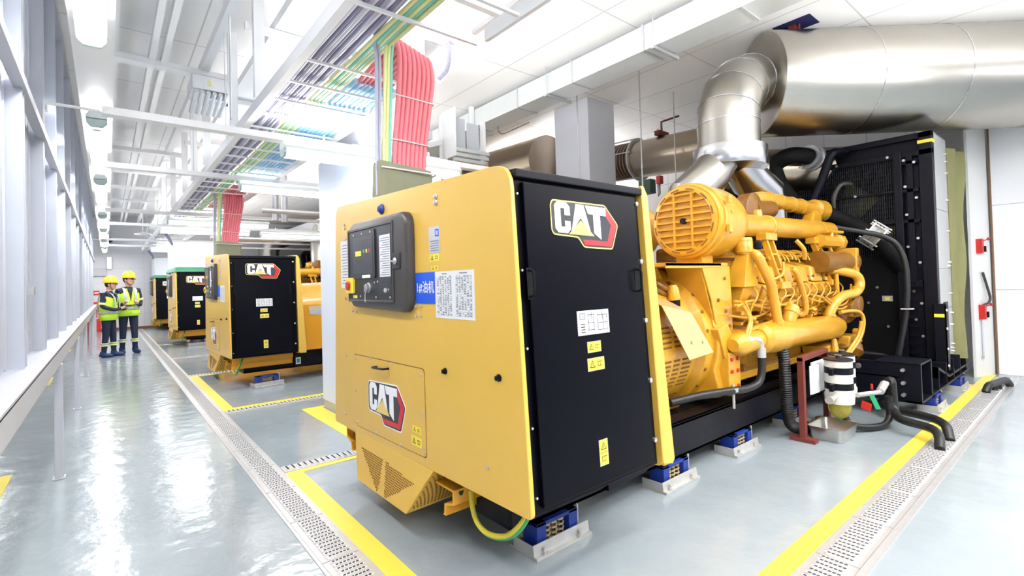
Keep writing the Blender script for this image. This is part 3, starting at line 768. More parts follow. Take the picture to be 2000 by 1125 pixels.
# near bank of cylinder heads and rocker covers
for i in range(6):
    x = 4.32+.40*i
    hd = MB()
    hd.hull([(x, 2.10, 1.16), (x+.35, 2.10, 1.16), (x+.35, 2.55, 1.33), (x, 2.55, 1.33)], [(x, 2.02, 1.40), (x+.35, 2.02, 1.40), (x+.35, 2.42, 1.53), (x, 2.42, 1.53)])
    h = hd.build('cylinder_head', 'engine_yellow', G, smooth=0, bevel=.012)
    rc = MB()
    rc.hull([(x+.02, 2.03, 1.41), (x+.33, 2.03, 1.41), (x+.33, 2.40, 1.54), (x+.02, 2.40, 1.54)], [(x+.06, 2.06, 1.58), (x+.29, 2.06, 1.58), (x+.29, 2.33, 1.66), (x+.06, 2.33, 1.66)])
    rc.build('rocker_cover', 'engine_yellow', h, smooth=0, bevel=.025, seg=3)
    bb = MB()
    for dx in (.05, .30): bb.bolt((x+dx, 2.06, 1.47), (0, -1, .3), .013, .03)
    bb.cyl((x+.17, 2.06, 1.30), (x+.17, 1.99, 1.27), .028, .024, 10)
    bb.cyl((x+.17, 1.99, 1.27), (x+.17, 1.96, 1.26), .014, None, 8)
    bb.build('head_bolts', 'engine_dark', h)
    # far bank
    f = MB().hull([(x, 3.42, 1.16), (x+.35, 3.42, 1.16), (x+.35, 2.97, 1.33), (x, 2.97, 1.33)], [(x, 3.48, 1.56), (x+.35, 3.48, 1.56), (x+.35, 3.14, 1.66), (x, 3.14, 1.66)])
    f.build('cylinder_head', 'engine_yellow', G, smooth=0, bevel=.02)
# valley clutter: injector lines and fuel rails
b = MB(); random.seed(11)
for z, y in ((1.70, 2.18), (1.74, 2.22), (1.68, 2.30), (1.76, 2.30)): b.tube(smoothpath([(4.3, y, z), (5.0, y+.01, z+.01), (5.8, y-.01, z-.005), (6.7, y, z)], 4), .014, 8)
for i in range(26):
    x = 4.35+.092*i; z = 1.62+.04*random.random()
    b.tube(smoothpath([(x, 2.08, z), (x+.03, 2.12, z+.06), (x+.06, 2.2, z+.10), (x+.05, 2.32, z+.08)], 4), .008, 6)
b.build('fuel_lines', 'engine_yellow', G)
# wiring loom and small pipes along the block
b = MB()
for k, (z, y) in enumerate(((1.235, 1.985), (1.215, 1.995), (1.255, 2.0), (1.15, 2.03))):
    pts = [(4.1+.27*i, y+.02*random.random(), z+.035*sin(i*1.3+k)+.01*random.random()) for i in range(10)]
    b.tube(smoothpath(pts, 5), .011, 7)
for i in range(12):
    x = 4.4+.2*i
    b.tube(smoothpath([(x, 1.995, 1.24), (x+.03, 1.97, 1.29), (x+.08, 1.98, 1.34), (x+.10, 2.03, 1.40)], 5), .008, 6)
    b.tube(smoothpath([(x, 1.995, 1.23), (x-.02, 2.0, 1.18), (x+.04, 2.04, 1.13), (x+.02, 2.10, 1.07)], 5), .008, 6)
b.tube(smoothpath([(4.2, 1.98, 1.25), (4.25, 1.95, 1.12), (4.18, 1.95, 1.0), (4.20, 1.93, .93), (4.28, 1.92, .88)], 6), .014, 8)
b.tube(smoothpath([(4.23, 1.98, 1.28), (4.28, 1.95, 1.12), (4.21, 1.94, 1.0), (4.16, 1.93, .92)], 6), .012, 8)
b.tube(smoothpath([(6.1, 1.98, 1.25), (6.3, 1.93, 1.14), (6.5, 1.90, 1.16), (6.6, 1.88, 1.28), (6.7, 1.9, 1.36)], 6), .012, 8)
b.tube(smoothpath([(6.1, 1.99, 1.22), (6.32, 1.92, 1.10), (6.55, 1.89, 1.14), (6.65, 1.88, 1.28)], 6), .012, 8)
b.build('wiring_loom', 'engine_yellow', G)
b = MB()
for i in range(60):
    x = 4.25+2.35*random.random(); z = .86+.32*random.random(); s = .012+.03*random.random()
    b.box(x, x+s*1.6, 2.08-.04*random.random(), 2.2, z, z+s)
for i in range(7):
    x = 4.45+.36*i; b.cyl((x, 2.12, 1.16), (x+.02, 2.0, 1.10), .03, .022, 10).cyl((x+.14, 2.12, 1.08), (x+.15, 2.04, 1.06), .022, None, 8)
b.build('block_fittings', 'engine_yellow', G, smooth=40)
# exhaust manifolds / intake plenum pipes
mp = MB().tube(bendpath([(4.60, 2.24, 1.985), (5.25, 2.23, 2.0), (6.98, 2.20, 2.025)], .1), .108, 28)
mp.lathe((6.98, 2.20, 2.025), (1, 0, 0), [(0, .108), (.05, .098), (.09, .07), (.11, .02)], 28)
man = mp.build('intake_pipe', 'engine_yellow', G, smooth=40)
MB().lathe((5.28, 2.23, 2.0), (1, -.01, .01), [(-.03, .112), (-.02, .118), (.02, .118), (.03, .112)], 28).lathe((6.62, 2.205, 2.02), (1, 0, 0), [(-.015, .112), (0, .115), (.015, .112)], 28).build('pipe_clamp', 'engine_yellow', man)
MB().cyl((5.12, 2.235, 2.08), (5.12, 2.235, 2.16), .05, .04, 12).build('pipe_boss', 'engine_yellow', man)
b = MB().tube(bendpath([(5.05, 2.62, 2.20), (5.35, 2.55, 2.24), (5.75, 2.5, 2.37), (6.3, 2.46, 2.36), (7.25, 2.40, 2.335)], .12), .088, 24)
tp = b.build('charge_pipe', 'engine_yellow', G, smooth=40)
b = MB()
for x, z in ((5.95, 2.37), (6.2, 2.362), (6.5, 2.355), (6.75, 2.35)): b.lathe((x, 2.475-(x-6)*.055, z), (1, -.05, -.02), [(-.008, .09), (-.004, .096), (.004, .096), (.008, .09)], 24)
b.lathe((7.10, 2.41, 2.335), (1, -.06, -.02), [(0, .09), (.03, .13), (.20, .135), (.22, .14), (.25, .14), (.26, .10)], 24)
b.lathe((5.12, 2.60, 2.21), (1, -.2, .1), [(-.1, .10), (-.09, .11), (.0, .11), (.02, .09)], 20)
b.build('pipe_joint', 'engine_yellow', tp, smooth=40)
MB().hull([(6.75, 2.30, 2.12), (7.1, 2.30, 2.12), (7.1, 2.44, 2.12), (6.75, 2.44, 2.12)], [(6.95, 2.33, 2.30), (7.2, 2.33, 2.30), (7.2, 2.45, 2.30), (6.95, 2.45, 2.30)]).build('pipe_saddle', 'engine_yellow', tp, smooth=0, bevel=.02)
# turbo housings beneath the exhaust
for y in (2.42, 3.10):
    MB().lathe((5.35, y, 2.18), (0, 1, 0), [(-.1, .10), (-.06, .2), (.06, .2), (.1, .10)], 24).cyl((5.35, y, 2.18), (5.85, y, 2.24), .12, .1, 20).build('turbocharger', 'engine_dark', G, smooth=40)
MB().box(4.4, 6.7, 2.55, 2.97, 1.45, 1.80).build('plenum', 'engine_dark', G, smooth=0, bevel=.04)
MB().tube([(4.6, 3.30, 1.98), (6.9, 3.30, 2.02)], .108, 24).build('intake_pipe', 'engine_yellow', G)
# air cleaner drums
def air_cleaner(yc):
    c = (3.90, yc, 1.985)
    pr = [(0, .20), (0, .315), (.015, .325), (.06, .325), (.065, .338), (.09, .342), (.11, .338), (.115, .325), (.40, .325), (.44, .318), (.455, .318), (.56, .29), (.70, .19), (.76, .108)]
    d = MB().lathe(c, (1, 0, 0), pr, 56).build('air_cleaner', 'engine_yellow', G, smooth=30)
    b = MB()   # grille bars
    b.lathe((3.902, yc, 1.985), (-1, 0, 0), [(0, .30), (.02, .30), (.028, .285), (.03, .262), (.0, .258)], 56, cap=False)
    for i in range(9):
        z = 1.985-.232+.058*i
        hw = math.sqrt(max(.26**2-(z-1.985)**2, 0)); b.box(3.874, 3.902, yc-hw, yc+hw, z-.009, z+.009)
    for y in (-.085, .085): b.box(3.87, 3.902, yc+y-.009, yc+y+.009, 1.985-.245, 1.985+.245)
    b.build('grille', 'engine_yellow', d, smooth=30)
    MB().cyl((3.865, yc, 1.985), (3.90, yc, 1.985), .026, None, 14).build('wing_nut', 'black_paint', d)
    b = MB()
    for k in range(12):
        a0 = 30*k+8
        pts = [(3.871, yc+rr*cos(R(a)), 1.985+rr*sin(R(a))) for rr, rng in ((.272, range(a0, a0+17, 4)), (.283, range(a0+16, a0-1, -4))) for a in rng]
        b.hull(pts, [(p[0]-.003, p[1], p[2]) for p in pts])
    b.build('rim_slots', 'engine_dark', d, smooth=0)
    b = MB()
    for a in (-10, -35, 20, 200, 225): b.bolt((4.1, yc+.322*cos(R(a+180)), 1.985+.322*sin(R(a+180))), (0, cos(R(a+180)), sin(R(a+180))), .014, .012)
    for a in (170, 182): b.box(3.97, 4.03, yc-.362, yc-.335, 1.985+.02*(a-176), 1.985+.02*(a-176)+.06)
    b.build('clip', 'engine_yellow', d, smooth=0)
    return d
air_cleaner(2.32); air_cleaner(3.22)
# bracket holding the air cleaner
MB().box(3.22, 4.16, 2.08, 2.62, 1.585, 1.612).box(3.22, 4.05, 2.08, 2.09, 1.57, 1.612).build('cleaner_shelf', 'engine_yellow', G, smooth=0, bevel=.004)
b = MB().box(3.96, 4.14, 2.2, 2.45, 1.61, 1.72); b.build('cleaner_saddle', 'engine_yellow', G, smooth=0, bevel=.006)
g1 = [(3.42, 1.585), (3.62, 1.585), (3.86, 1.28), (3.90, .99), (3.84, .97), (3.72, 1.14), (3.70, 1.22)]
MB().prism(g1, 'y', 2.42, 2.436).build('gusset', 'engine_yellow', G, smooth=0, bevel=.003)
g2 = [(3.74, 1.585), (4.20, 1.585), (4.22, 1.28), (4.22, 1.02), (4.12, .94), (3.97, .97), (3.93, 1.12), (3.88, 1.30)]
MB().prism(g2, 'y', 2.085, 2.10).hull([(3.74, 2.10, 1.585), (3.755, 2.10, 1.585), (3.945, 2.10, 1.12), (3.93, 2.10, 1.12)], [(3.74, 2.42, 1.585), (3.755, 2.42, 1.585), (3.945, 2.42, 1.12), (3.93, 2.42, 1.12)]).build('gusset', 'engine_yellow', G, smooth=0, bevel=.003)
b = MB()
for p in ((4.10, 2.085, 1.20), (4.16, 2.085, 1.07), (4.02, 2.085, 1.0), (4.10, 2.085, 1.48), (3.98, 2.085, 1.3)): b.bolt(p, (0, -1, 0), .016, .012)
b.build('gusset_bolts', 'engine_dark', G)
# side of the housing behind the gussets
b = MB().box(3.30, 3.6, 2.5, 3.0, 1.28, 1.60)
for i in range(6):
    b.tube(smoothpath([(3.25, 2.35, 1.55-.05*i), (3.45, 2.25+.02*i, 1.42-.04*i), (3.6, 2.3, 1.40-.05*i), (3.75, 2.4, 1.45-.04*i)], 5), .02, 8)
b.tube(smoothpath([(3.35, 2.3, 1.58), (3.33, 2.28, 1.45), (3.38, 2.3, 1.3)], 5), .03, 10)
b.build('rear_harness', 'engine_dark', G)
b = MB().lathe((3.52, 2.22, 1.44), (.1, -.05, -1), [(0, .03), (.03, .045), (.12, .05), (.13, .03)], 14); b.build('sensor', 'engine_yellow', G)
MB().lathe((3.535, 2.213, 1.315), (.1, -.05, -1), [(0, .045), (.05, .04), (.055, .01)], 10).build('sensor_plug', 'black_paint', G)
# breather
b = MB().lathe((4.40, 2.05, 1.685), (0, 0, 1), [(0, .055), (.02, .068), (.02, .075), (.11, .075), (.115, .072), (.12, .075), (.15, .07), (.155, .01)], 24)
b.hull([(4.28, 2.0, 1.40), (4.55, 2.0, 1.40), (4.55, 2.2, 1.40), (4.28, 2.2, 1.40)], [(4.36, 2.0, 1.685), (4.44, 2.0, 1.685), (4.44, 2.1, 1.685), (4.36, 2.1, 1.685)])
b.build('breather', 'engine_yellow', G, smooth=35, bevel=.01)
MB().lathe((4.52, 1.98, 1.73), (0, 0, 1), [(0, .03), (.03, .035), (.06, .035), (.08, .02)], 12).build('breather_cap', 'black_paint', G)
# long diagonal vent pipe
b = MB().tube(bendpath([(4.46, 2.02, 1.70), (4.43, 1.95, 1.68), (4.62, 1.92, 1.42), (4.76, 1.92, 1.0), (4.79, 1.92, .90)], .06), .042, 16)
vp = b.build('vent_pipe', 'engine_yellow', G)
MB().lathe((4.78, 1.92, .925), (.06, 0, -1), [(0, .043), (.0, .052), (.02, .052), (.02, .043)], 16).build('clamp', 'black_paint', vp)
MB().hull([(4.25, 1.99, 1.00), (4.25, 1.99, 1.03), (4.25, 2.0, 1.03), (4.25, 2.0, 1.0)], [(4.80, 1.94, 1.075), (4.80, 1.94, 1.10), (4.80, 1.96, 1.10), (4.80, 1.96, 1.075)]).box(4.20, 4.32, 1.99, 2.12, .93, 1.03).lathe((4.735, 1.92, 1.085), (.2, 0, -1), [(0, .042), (0, .05), (.03, .05), (.03, .042)], 16).build('pipe_bracket', 'engine_yellow', G, smooth=30)
path = smoothpath([(4.79, 1.92, .91), (4.82, 1.915, .7), (4.83, 1.91, .45), (4.83, 1.905, .25), (4.86, 1.89, .12), (4.98, 1.86, .065), (5.12, 1.84, .055)], 22)
rad = [(.052 if i % 2 else .044) for i in range(len(path))]
MB().tube(path, rad, 14).build('ribbed_hose', 'rubber', G, smooth=60)
# tall cast legs
for x, xb in ((4.98, 5.06), (6.22, 6.42)):
    b = MB()
    for dx in (0, .13): b.hull([(x+dx, 2.10, 1.86), (x+dx+.035, 2.10, 1.86), (x+dx+.035, 2.16, 1.86), (x+dx, 2.16, 1.86)], [(xb+dx, 2.0, 1.40), (xb+dx+.035, 2.0, 1.40), (xb+dx+.035, 2.06, 1.40), (xb+dx, 2.06, 1.40)])
    b.box(x-.04, x+.21, 2.08, 2.18, 1.84, 1.91).box(xb-.02, xb+.2, 1.99, 2.06, 1.36, 1.43)
    for z in (1.55, 1.70):
        t = (1.86-z)/.46; b.box(x+(xb-x)*t, x+(xb-x)*t+.15, 2.10-.1*t, 2.14-.1*t, z-.01, z+.01)
    b.build('manifold_support', 'engine_yellow', G, smooth=0, bevel=.006)
b = MB()
for pts, r in (([(5.28, 1.99, 1.55), (5.32, 1.96, 1.5), (5.48, 1.96, 1.25), (5.52, 1.97, 1.12), (5.50, 2.02, 1.08)], .03), ([(6.45, 2.0, 1.60), (6.45, 1.97, 1.50), (6.46, 1.97, 1.2), (6.46, 2.0, 1.14)], .022), ([(6.3, 2.1, 1.78), (6.55, 2.08, 1.84), (6.62, 2.05, 1.7), (6.60, 2.05, 1.6)], .018), ([(4.95, 2.05, 1.45), (5.02, 1.98, 1.5), (5.05, 1.98, 1.62)], .014), ([(5.7, 2.1, 1.86), (5.74, 2.04, 1.76), (5.8, 2.06, 1.66)], .022)):
    b.tube(smoothpath(pts, 6), r, 10)
b.build('coolant_pipes', 'engine_yellow', G)
MB().lathe((5.05, 1.96, 1.03), (.55, -.05, .8), [(0, .05), (.02, .06), (.10, .065), (.11, .075), (.15, .075), (.155, .065), (.19, .06), (.195, .01)], 20).build('oil_filler', 'engine_yellow', G, smooth=40)
# oil cooler
oc = MB().lathe((4.50, 1.98, .935), (1, 0, -.02), [(-.05, .09), (0, .13), (.35, .15), (.36, .135), (1.80, .13), (1.86, .11), (1.94, .10), (1.96, .06)], 36).build('oil_cooler', 'engine_yellow', G, smooth=35)
MB().lathe((6.44, 1.98, .90), (1, 0, 0), [(0, .05), (.03, .05), (.035, .01)], 16).build('cooler_plug', 'green_plastic', oc)
MB().lathe((4.02, 1.99, .92), (1, 0, .02), [(0, .05), (.05, .08), (.1, .10), (.3, .09), (.48, .085)], 24).build('cooler_inlet', 'engine_yellow', G, smooth=40)
MB().tube(smoothpath([(6.15, 1.98, .98), (6.25, 1.95, 1.14), (6.42, 1.90, 1.24), (6.62, 1.84, 1.27), (6.72, 1.82, 1.36), (6.70, 1.85, 1.47), (6.55, 1.95, 1.52), (6.35, 2.0, 1.54)], 7), .052, 18).build('coolant_elbow', 'engine_yellow', G)
b = MB()
for c, d in (((6.68, 1.83, 1.31), (.1, -.02, 1)), ((6.18, 1.97, 1.02), (.3, -.1, 1))): b.lathe(c, d, [(0, .055), (.0, .064), (.03, .064), (.03, .055)], 18)
b.build('hose_clamps', 'engine_yellow', G)
# hydraulic elbow with black hose
MB().tube(bendpath([(4.10, 1.95, .955), (4.26, 1.92, .955), (4.36, 1.92, .93), (4.375, 1.92, .86)], .06), .028, 14).lathe((4.375, 1.92, .87), (0, 0, -1), [(0, .03), (0, .038), (.08, .038), (.08, .03)], 14).lathe((4.14, 1.94, .955), (1, -.1, 0), [(0, .03), (0, .042), (.05, .042), (.05, .03)], 8).build('hydraulic_elbow', 'iso_steel', G)
MB().tube(smoothpath([(4.375, 1.92, .80), (4.375, 1.92, .68), (4.33, 1.93, .58), (4.18, 1.96, .545), (4.0, 2.0, .55), (3.7, 2.1, .545), (3.4, 2.2, .52)], 8), .032, 14).build('oil_hose', 'rubber', G)
MB().tube([(4.02, 2.0, .40), (4.02, 2.0, .60)], .012, 8).lathe((4.02, 2.0, .54), (0, 0, 1), [(0, .04), (.03, .04)], 12).build('hose_stand', 'iso_steel', G)
# front gear train, pumps, motors
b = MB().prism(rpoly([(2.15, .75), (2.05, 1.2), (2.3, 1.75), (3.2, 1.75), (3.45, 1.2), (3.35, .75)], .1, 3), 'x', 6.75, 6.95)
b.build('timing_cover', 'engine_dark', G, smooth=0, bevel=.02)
b = MB().lathe((6.45, 2.02, 1.03), (1, -.05, .02), [(0, .06), (.05, .13), (.30, .14), (.32, .10)], 28)
b.prism([(6.50, 1.00), (6.62, .98), (6.90, 1.14), (6.86, 1.22), (6.72, 1.25), (6.50, 1.14)], 'y', 1.84, 2.0)
b.lathe((6.78, 1.95, 1.13), (0, -1, 0), [(0, .10), (.12, .10), (.13, .05)], 24)
b.box(6.60, 6.95, 1.86, 2.0, .98, 1.02)
b.build('raw_water_pump', 'engine_dark', G, smooth=30, bevel=.008)
MB().prism(rpoly([(6.52, .78), (6.85, .78), (6.88, .60), (6.72, .55), (6.52, .60)], .04, 3), 'y', 1.88, 2.15).lathe((6.88, 1.95, .80), (0, -1, 0), [(0, .04), (.08, .04), (.085, .02)], 10).lathe((6.88, 1.93, .70), (0, -1, 0), [(0, .035), (.06, .035), (.065, .02)], 10).build('governor', 'engine_yellow', G, smooth=0, bevel=.015)
MB().lathe((6.70, 1.98, .68), (-.6, -.3, -1), [(0, .1), (.05, .16), (.14, .16), (.2, .1)], 28).lathe((6.35, 2.0, .86), (0, -1, 0), [(0, .15), (.04, .16), (.05, .11), (.08, .1), (.085, .03)], 28).build('water_pump', 'engine_dark', G, smooth=35)
b = MB().prism([(6.0, .70), (6.35, .74), (6.42, .62), (6.3, .54), (6.05, .60)], 'y', 1.95, 2.2).cyl((6.16, 1.93, .78), (6.12, 1.90, .60), .028, None, 10)
b.build('fuel_pump', 'engine_yellow', G, smooth=0, bevel=.01)
MB().tube(smoothpath([(6.25, 1.86, .55), (6.45, 1.84, .64), (6.62, 1.80, .78), (6.66, 1.78, .95), (6.60, 1.80, 1.05), (6.45, 1.86, 1.07), (6.30, 1.90, 1.06)], 7), .02, 12).tube(smoothpath([(6.22, 1.87, .56), (6.42, 1.85, .66), (6.58, 1.81, .80), (6.61, 1.79, .95)], 7), .018, 12).build('fuel_pipes', 'engine_yellow', G)
MB().lathe((6.05, 2.02, 1.63), (1, -.02, 0), [(0, .12), (.78, .12), (.80, .15), (.90, .15), (.91, .11), (.95, .09), (.955, .03)], 30).build('aftercooler', 'engine_dark', G, smooth=35)
MB().box(6.83, 6.93, 1.87, 2.17, 1.475, 1.79).build('aftercooler_flange', 'engine_yellow', G, smooth=0, bevel=.01)
MB().lathe((6.3, 2.08, 1.87), (1, -.02, 0), [(0, .075), (.50, .075), (.51, .10), (.60, .10), (.61, .06), (.63, .03)], 8).cyl((6.60, 2.05, 1.92), (6.62, 2.05, 2.0), .02).cyl((6.5, 2.05, 1.99), (6.92, 2.03, 1.99), .018).build('thermostat_housing', 'engine_yellow', G, smooth=30)
# black charge-air and water pipes to the radiator
bp = MB().tube(smoothpath([(7.30, 2.40, 2.33), (7.45, 2.32, 2.27), (7.5, 2.15, 2.16), (7.5, 1.98, 2.05), (7.55, 1.85, 1.92), (7.62, 1.72, 1.72), (7.74, 1.66, 1.56)], 7), .10, 20).build('water_pipe', 'black_matte', G)
MB().lathe((7.34, 2.39, 2.31), (1, -.5, -.4), [(0, .104), (.02, .108), (.05, .108), (.07, .104)], 20).build('pipe_band', 'iso_steel', bp)
b = MB().lathe((7.50, 1.93, 2.02), (.25, -.75, -.65), [(0, .10), (0, .16), (.02, .16), (.02, .13), (.05, .14), (.07, .12), (.09, .14), (.11, .12), (.13, .14), (.15, .16), (.17, .16), (.17, .10)], 22)
for k in range(8):
    uu, ww, dd = frame((.25, -.75, -.65)); c0 = Vector((7.50, 1.93, 2.02)); p = c0+(uu*cos(k*PI/4)+ww*sin(k*PI/4))*.15; b.tube([p-dd*.03, p+dd*.20], .011, 6)
b.build('expansion_joint', 'iso_steel', G, smooth=30)
MB().tube(bendpath([(7.2, 2.62, 2.35), (7.2, 2.85, 2.75), (7.2, 2.92, 3.02), (7.2, 2.70, 3.12), (7.35, 2.55, 3.10), (7.7, 2.50, 3.06)], .13), .11, 20).build('charge_air_pipe', 'black_matte', G)
b = MB().lathe((7.42, 2.545, 3.09), (1, -.25, -.1), [(0, .11), (0, .16), (.02, .16), (.02, .14), (.10, .15), (.10, .17), (.13, .17), (.13, .11)], 24)
for k in range(6):
    a = k*PI/3; b.bolt((7.41, 2.545+.145*cos(a), 3.09+.145*sin(a)), (-1, 0, 0), .014, .015)
b.build('duct_clamp', 'galvanised', G, smooth=30)
MB().tube(bendpath([(7.4, 2.62, 2.2), (7.45, 2.40, 2.75), (7.45, 2.27, 3.10), (7.72, 2.20, 3.12)], .09), .055, 16).build('bypass_pipe', 'black_paint', G)
MB().tube(smoothpath([(7.55, 2.30, 2.25), (7.5, 2.28, 2.5), (7.52, 2.20, 2.66), (7.7, 2.14, 2.68)], 7), .028, 12).build('vent_hose', 'grey_plastic', G)
# long black hose looping down to the skid
MB().tube(smoothpath([(7.0, 2.12, 2.06), (7.2, 1.92, 2.0), (7.35, 1.75, 1.94), (7.42, 1.62, 1.83), (7.45, 1.55, 1.6), (7.45, 1.54, 1.3), (7.45, 1.56, 1.0), (7.45, 1.62, .65), (7.45, 1.66, .42)], 8), .032, 14).build('coolant_hose', 'rubber', G)
MB().tube(smoothpath([(7.0, 2.2, .42), (7.0, 2.05, .47), (7.0, 1.9, .52), (7.0, 1.75, .52), (7.0, 1.6, .48), (7.0, 1.5, .40)], 7), .035, 14).build('drain_hose', 'rubber', G)
MB().box(7.40, 7.50, 1.49, 1.60, 1.04, 1.05).build('cable_tie', 'tie', G, smooth=0)
# ------------------------------------------------------------------ radiator
RX = 7.75
def rb(b, y0, y1, z0, z1, x0=RX, x1=RX+.08): b.box(x0, x1, y0, y1, z0, z1)
b = MB()
rb(b, 1.31, 4.21, 3.13, 3.20); rb(b, 1.31, 4.21, 2.92, 2.99); rb(b, 1.31, 1.44, .17, 3.2, RX, RX+.12); rb(b, 4.08, 4.21, .17, 3.2, RX, RX+.12); rb(b, 1.31, 4.21, .18, .42)
rb(b, 1.60, 1.68, .40, 2.99, RX-.06); rb(b, 3.84, 3.92, .40, 2.99, RX-.06); rb(b, 1.68, 3.84, 2.10, 2.16, RX-.03); rb(b, 1.68, 3.84, 2.49, 2.52, RX-.02)
rf = b.build('radiator_frame', 'black_paint', G, smooth=0, bevel=.005)
MB().box(RX+.06, RX+.10, 1.44, 4.08, .40, 3.14).build('radiator_shroud', 'black_paint', G, smooth=0)
b = MB()   # fin core in slanted bands
for i in range(90):
    y = 1.70+.0238*i; b.box(RX+.02, RX+.06, y, y+.006, 1.70, 2.92)
for i in range(20):
    z = 1.72+.06*i; b.box(RX+.03, RX+.06, 1.68, 3.84, z, z+.005)
b.build('core_guard', 'core_black', G, smooth=0)
MB().prism([(2.30, 2.50), (2.20, 2.72), (1.86, 2.45), (2.16, 2.14), (2.32, 2.14)], 'x', RX+.052, RX+.058).prism([(3.1, 2.58), (2.82, 2.62), (2.82, 2.76), (3.08, 2.76)], 'x', RX+.052, RX+.058).prism([(1.72, 1.9), (1.70, 2.08), (1.86, 2.06), (1.9, 1.9)], 'x', RX+.052, RX+.058).build('core_panel', 'core_back', G, smooth=0)
MB().box(RX+.02, RX+.055, 1.68, 3.84, .42, 1.70).build('fan_shroud', 'black_matte', G, smooth=0)
b = MB()
for z in (2.85, 2.5, 2.12): b.box(RX-.02, RX+.06, 1.45, 1.60, z-.02, z+.02)
rb(b, 1.50, 1.56, 1.3, 2.95, RX-.02); b.box(RX-.01, RX+.06, 1.45, 1.68, 1.30, 1.38)
for i in range(9): b.box(RX-.05, RX+.02, 1.50, 1.59, .48+.11*i, .49+.11*i)
b.build('frame_ladder', 'black_paint', G, smooth=0)
b = MB()
for y, z in [(1.58, 2.88), (1.575, 2.55), (1.57, 2.2), (1.57, 1.8), (1.585, 1.40), (1.53, 1.25), (1.52, .9), (1.48, 2.84), (1.47, 2.4), (1.47, 1.9), (1.46, 1.6), (1.46, 1.1), (1.46, .7), (1.74, 2.95), (2.3, 2.95), (2.9, 2.95), (2.1, 2.505), (1.9, 1.3), (2.0, 1.1), (1.8, .8)]:
    b.bolt((RX-.02 if y < 1.7 else RX-.03, y, z), (-1, 0, 0), .017, .012)
b.build('frame_bolts', 'bolt', G)
MB().box(RX-.008, RX, 1.75, 1.86, 1.12, 1.19).mi(1).box(RX-.0095, RX-.007, 1.78, 1.83, 1.135, 1.175).build('rating_plate', ['galvanised', 'sticker_yellow'], G, smooth=0)
# channel post at the corner with warning tapes
MB().box(RX-.10, RX, 1.24, 1.34, .30, 1.10).box(RX-.10, RX+.12, 1.24, 1.25, .30, 1.12).build('corner_post', 'black_paint', G, smooth=0, bevel=.004)
MB().box(RX-.003, RX+.122, 1.303, 1.445, 3.06, 3.10).box(RX-.103, RX-.098, 1.243, 1.337, .94, .98).build('warning_tape', 'sticker_yellow', G, smooth=0)
b = MB()
for z in (1.02, .8, .56, .36): b.lathe((RX-.01, 1.24, z), (0, -1, 0), [(0, .02), (.012, .018), (.014, .004)], 10)
b.build('post_bolts', 'bolt', G)
# steel side duct between radiator and wall
sd = MB().box(RX+.12, 8.55, 1.31, 1.32, .20, 3.20).box(RX+.12, 8.55, 4.19, 4.21, .20, 3.20).box(RX+.12, 8.55, 1.31, 4.21, 3.18, 3.20).build('side_duct', 'side_steel', G, smooth=0)
b = MB(); random.seed(5)
for z in [.40+.33*i for i in range(9)]: b.lathe((RX+.17, 1.31, z), (0, -1, 0), [(0, .010), (.006, .008)], 8)
for z in (3.0, 2.9, 2.75, 2.4, 2.0, 1.6, 1.55, 1.2, .95, .8, .55, .5, .46): b.lathe((8.38+.06*random.random(), 1.31, z), (0, -1, 0), [(0, .016), (.01, .014), (.03, .006)], 8)
b.build('duct_bolts', 'bolt', G)
b = MB()
for z in (1.02, 1.52, 2.25): b.box(RX+.12, 8.55, 1.3085, 1.31, z, z+.004)
for x in (8.05, 8.22, 8.42): b.box(x, x+.025, 1.308, 1.31, .24, .34)
b.build('duct_seams', 'black_matte', G, smooth=0)
# radiator skid
b = MB()
for yy in (1.30, 4.10):
    b.box(6.30, 8.9, yy, yy+.02, .16, .44) if yy > 2 else None
    b.box(6.30, 8.9, yy-.08, yy+.06, .16, .185)
b.box(6.30, 6.34, 1.22, 4.2, .16, .56).box(6.30, 6.78, 1.22, 1.6, .545, .565).box(6.30, 6.78, 3.9, 4.2, .545, .565).box(6.74, 6.78, 1.22, 4.2, .16, .565)
b.box(6.30, 7.70, 1.40, 4.1, .40, .42)
for x in (7.1, 7.5, 7.9, 8.3, 8.7): b.box(x, x+.02, 1.22, 1.6, .185, .43)
b.hull([(7.1, 1.225, .43), (7.1, 1.225, .30), (7.12, 1.225, .30), (7.12, 1.225, .43)], [(7.1, 1.36, .43), (7.1, 1.36, .30), (7.12, 1.36, .30), (7.12, 1.36, .43)])
b.hull([(7.12, 1.225, .43), (7.70, 1.225, .26), (8.9, 1.225, .26), (8.9, 1.225, .235), (7.69, 1.225, .235), (7.12, 1.225, .40)], [(7.12, 1.30, .43), (7.70, 1.30, .26), (8.9, 1.30, .26), (8.9, 1.30, .235), (7.69, 1.30, .235), (7.12, 1.30, .40)])
b.build('radiator_skid', 'black_paint', G, smooth=0, bevel=.004)
b = MB()
for z in (.24, .36, .49): b.lathe((6.30, 1.36, z), (-1, 0, 0), [(0, .018), (.05, .018), (.052, .004)], 8)
for y, z in ((2.1, .49), (1.9, .30), (2.1, .3), (1.75, .49)): b.lathe((6.30, y, z), (-1, 0, 0), [(0, .03), (.012, .026)], 14)
b.build('skid_bolts', 'bolt', G)

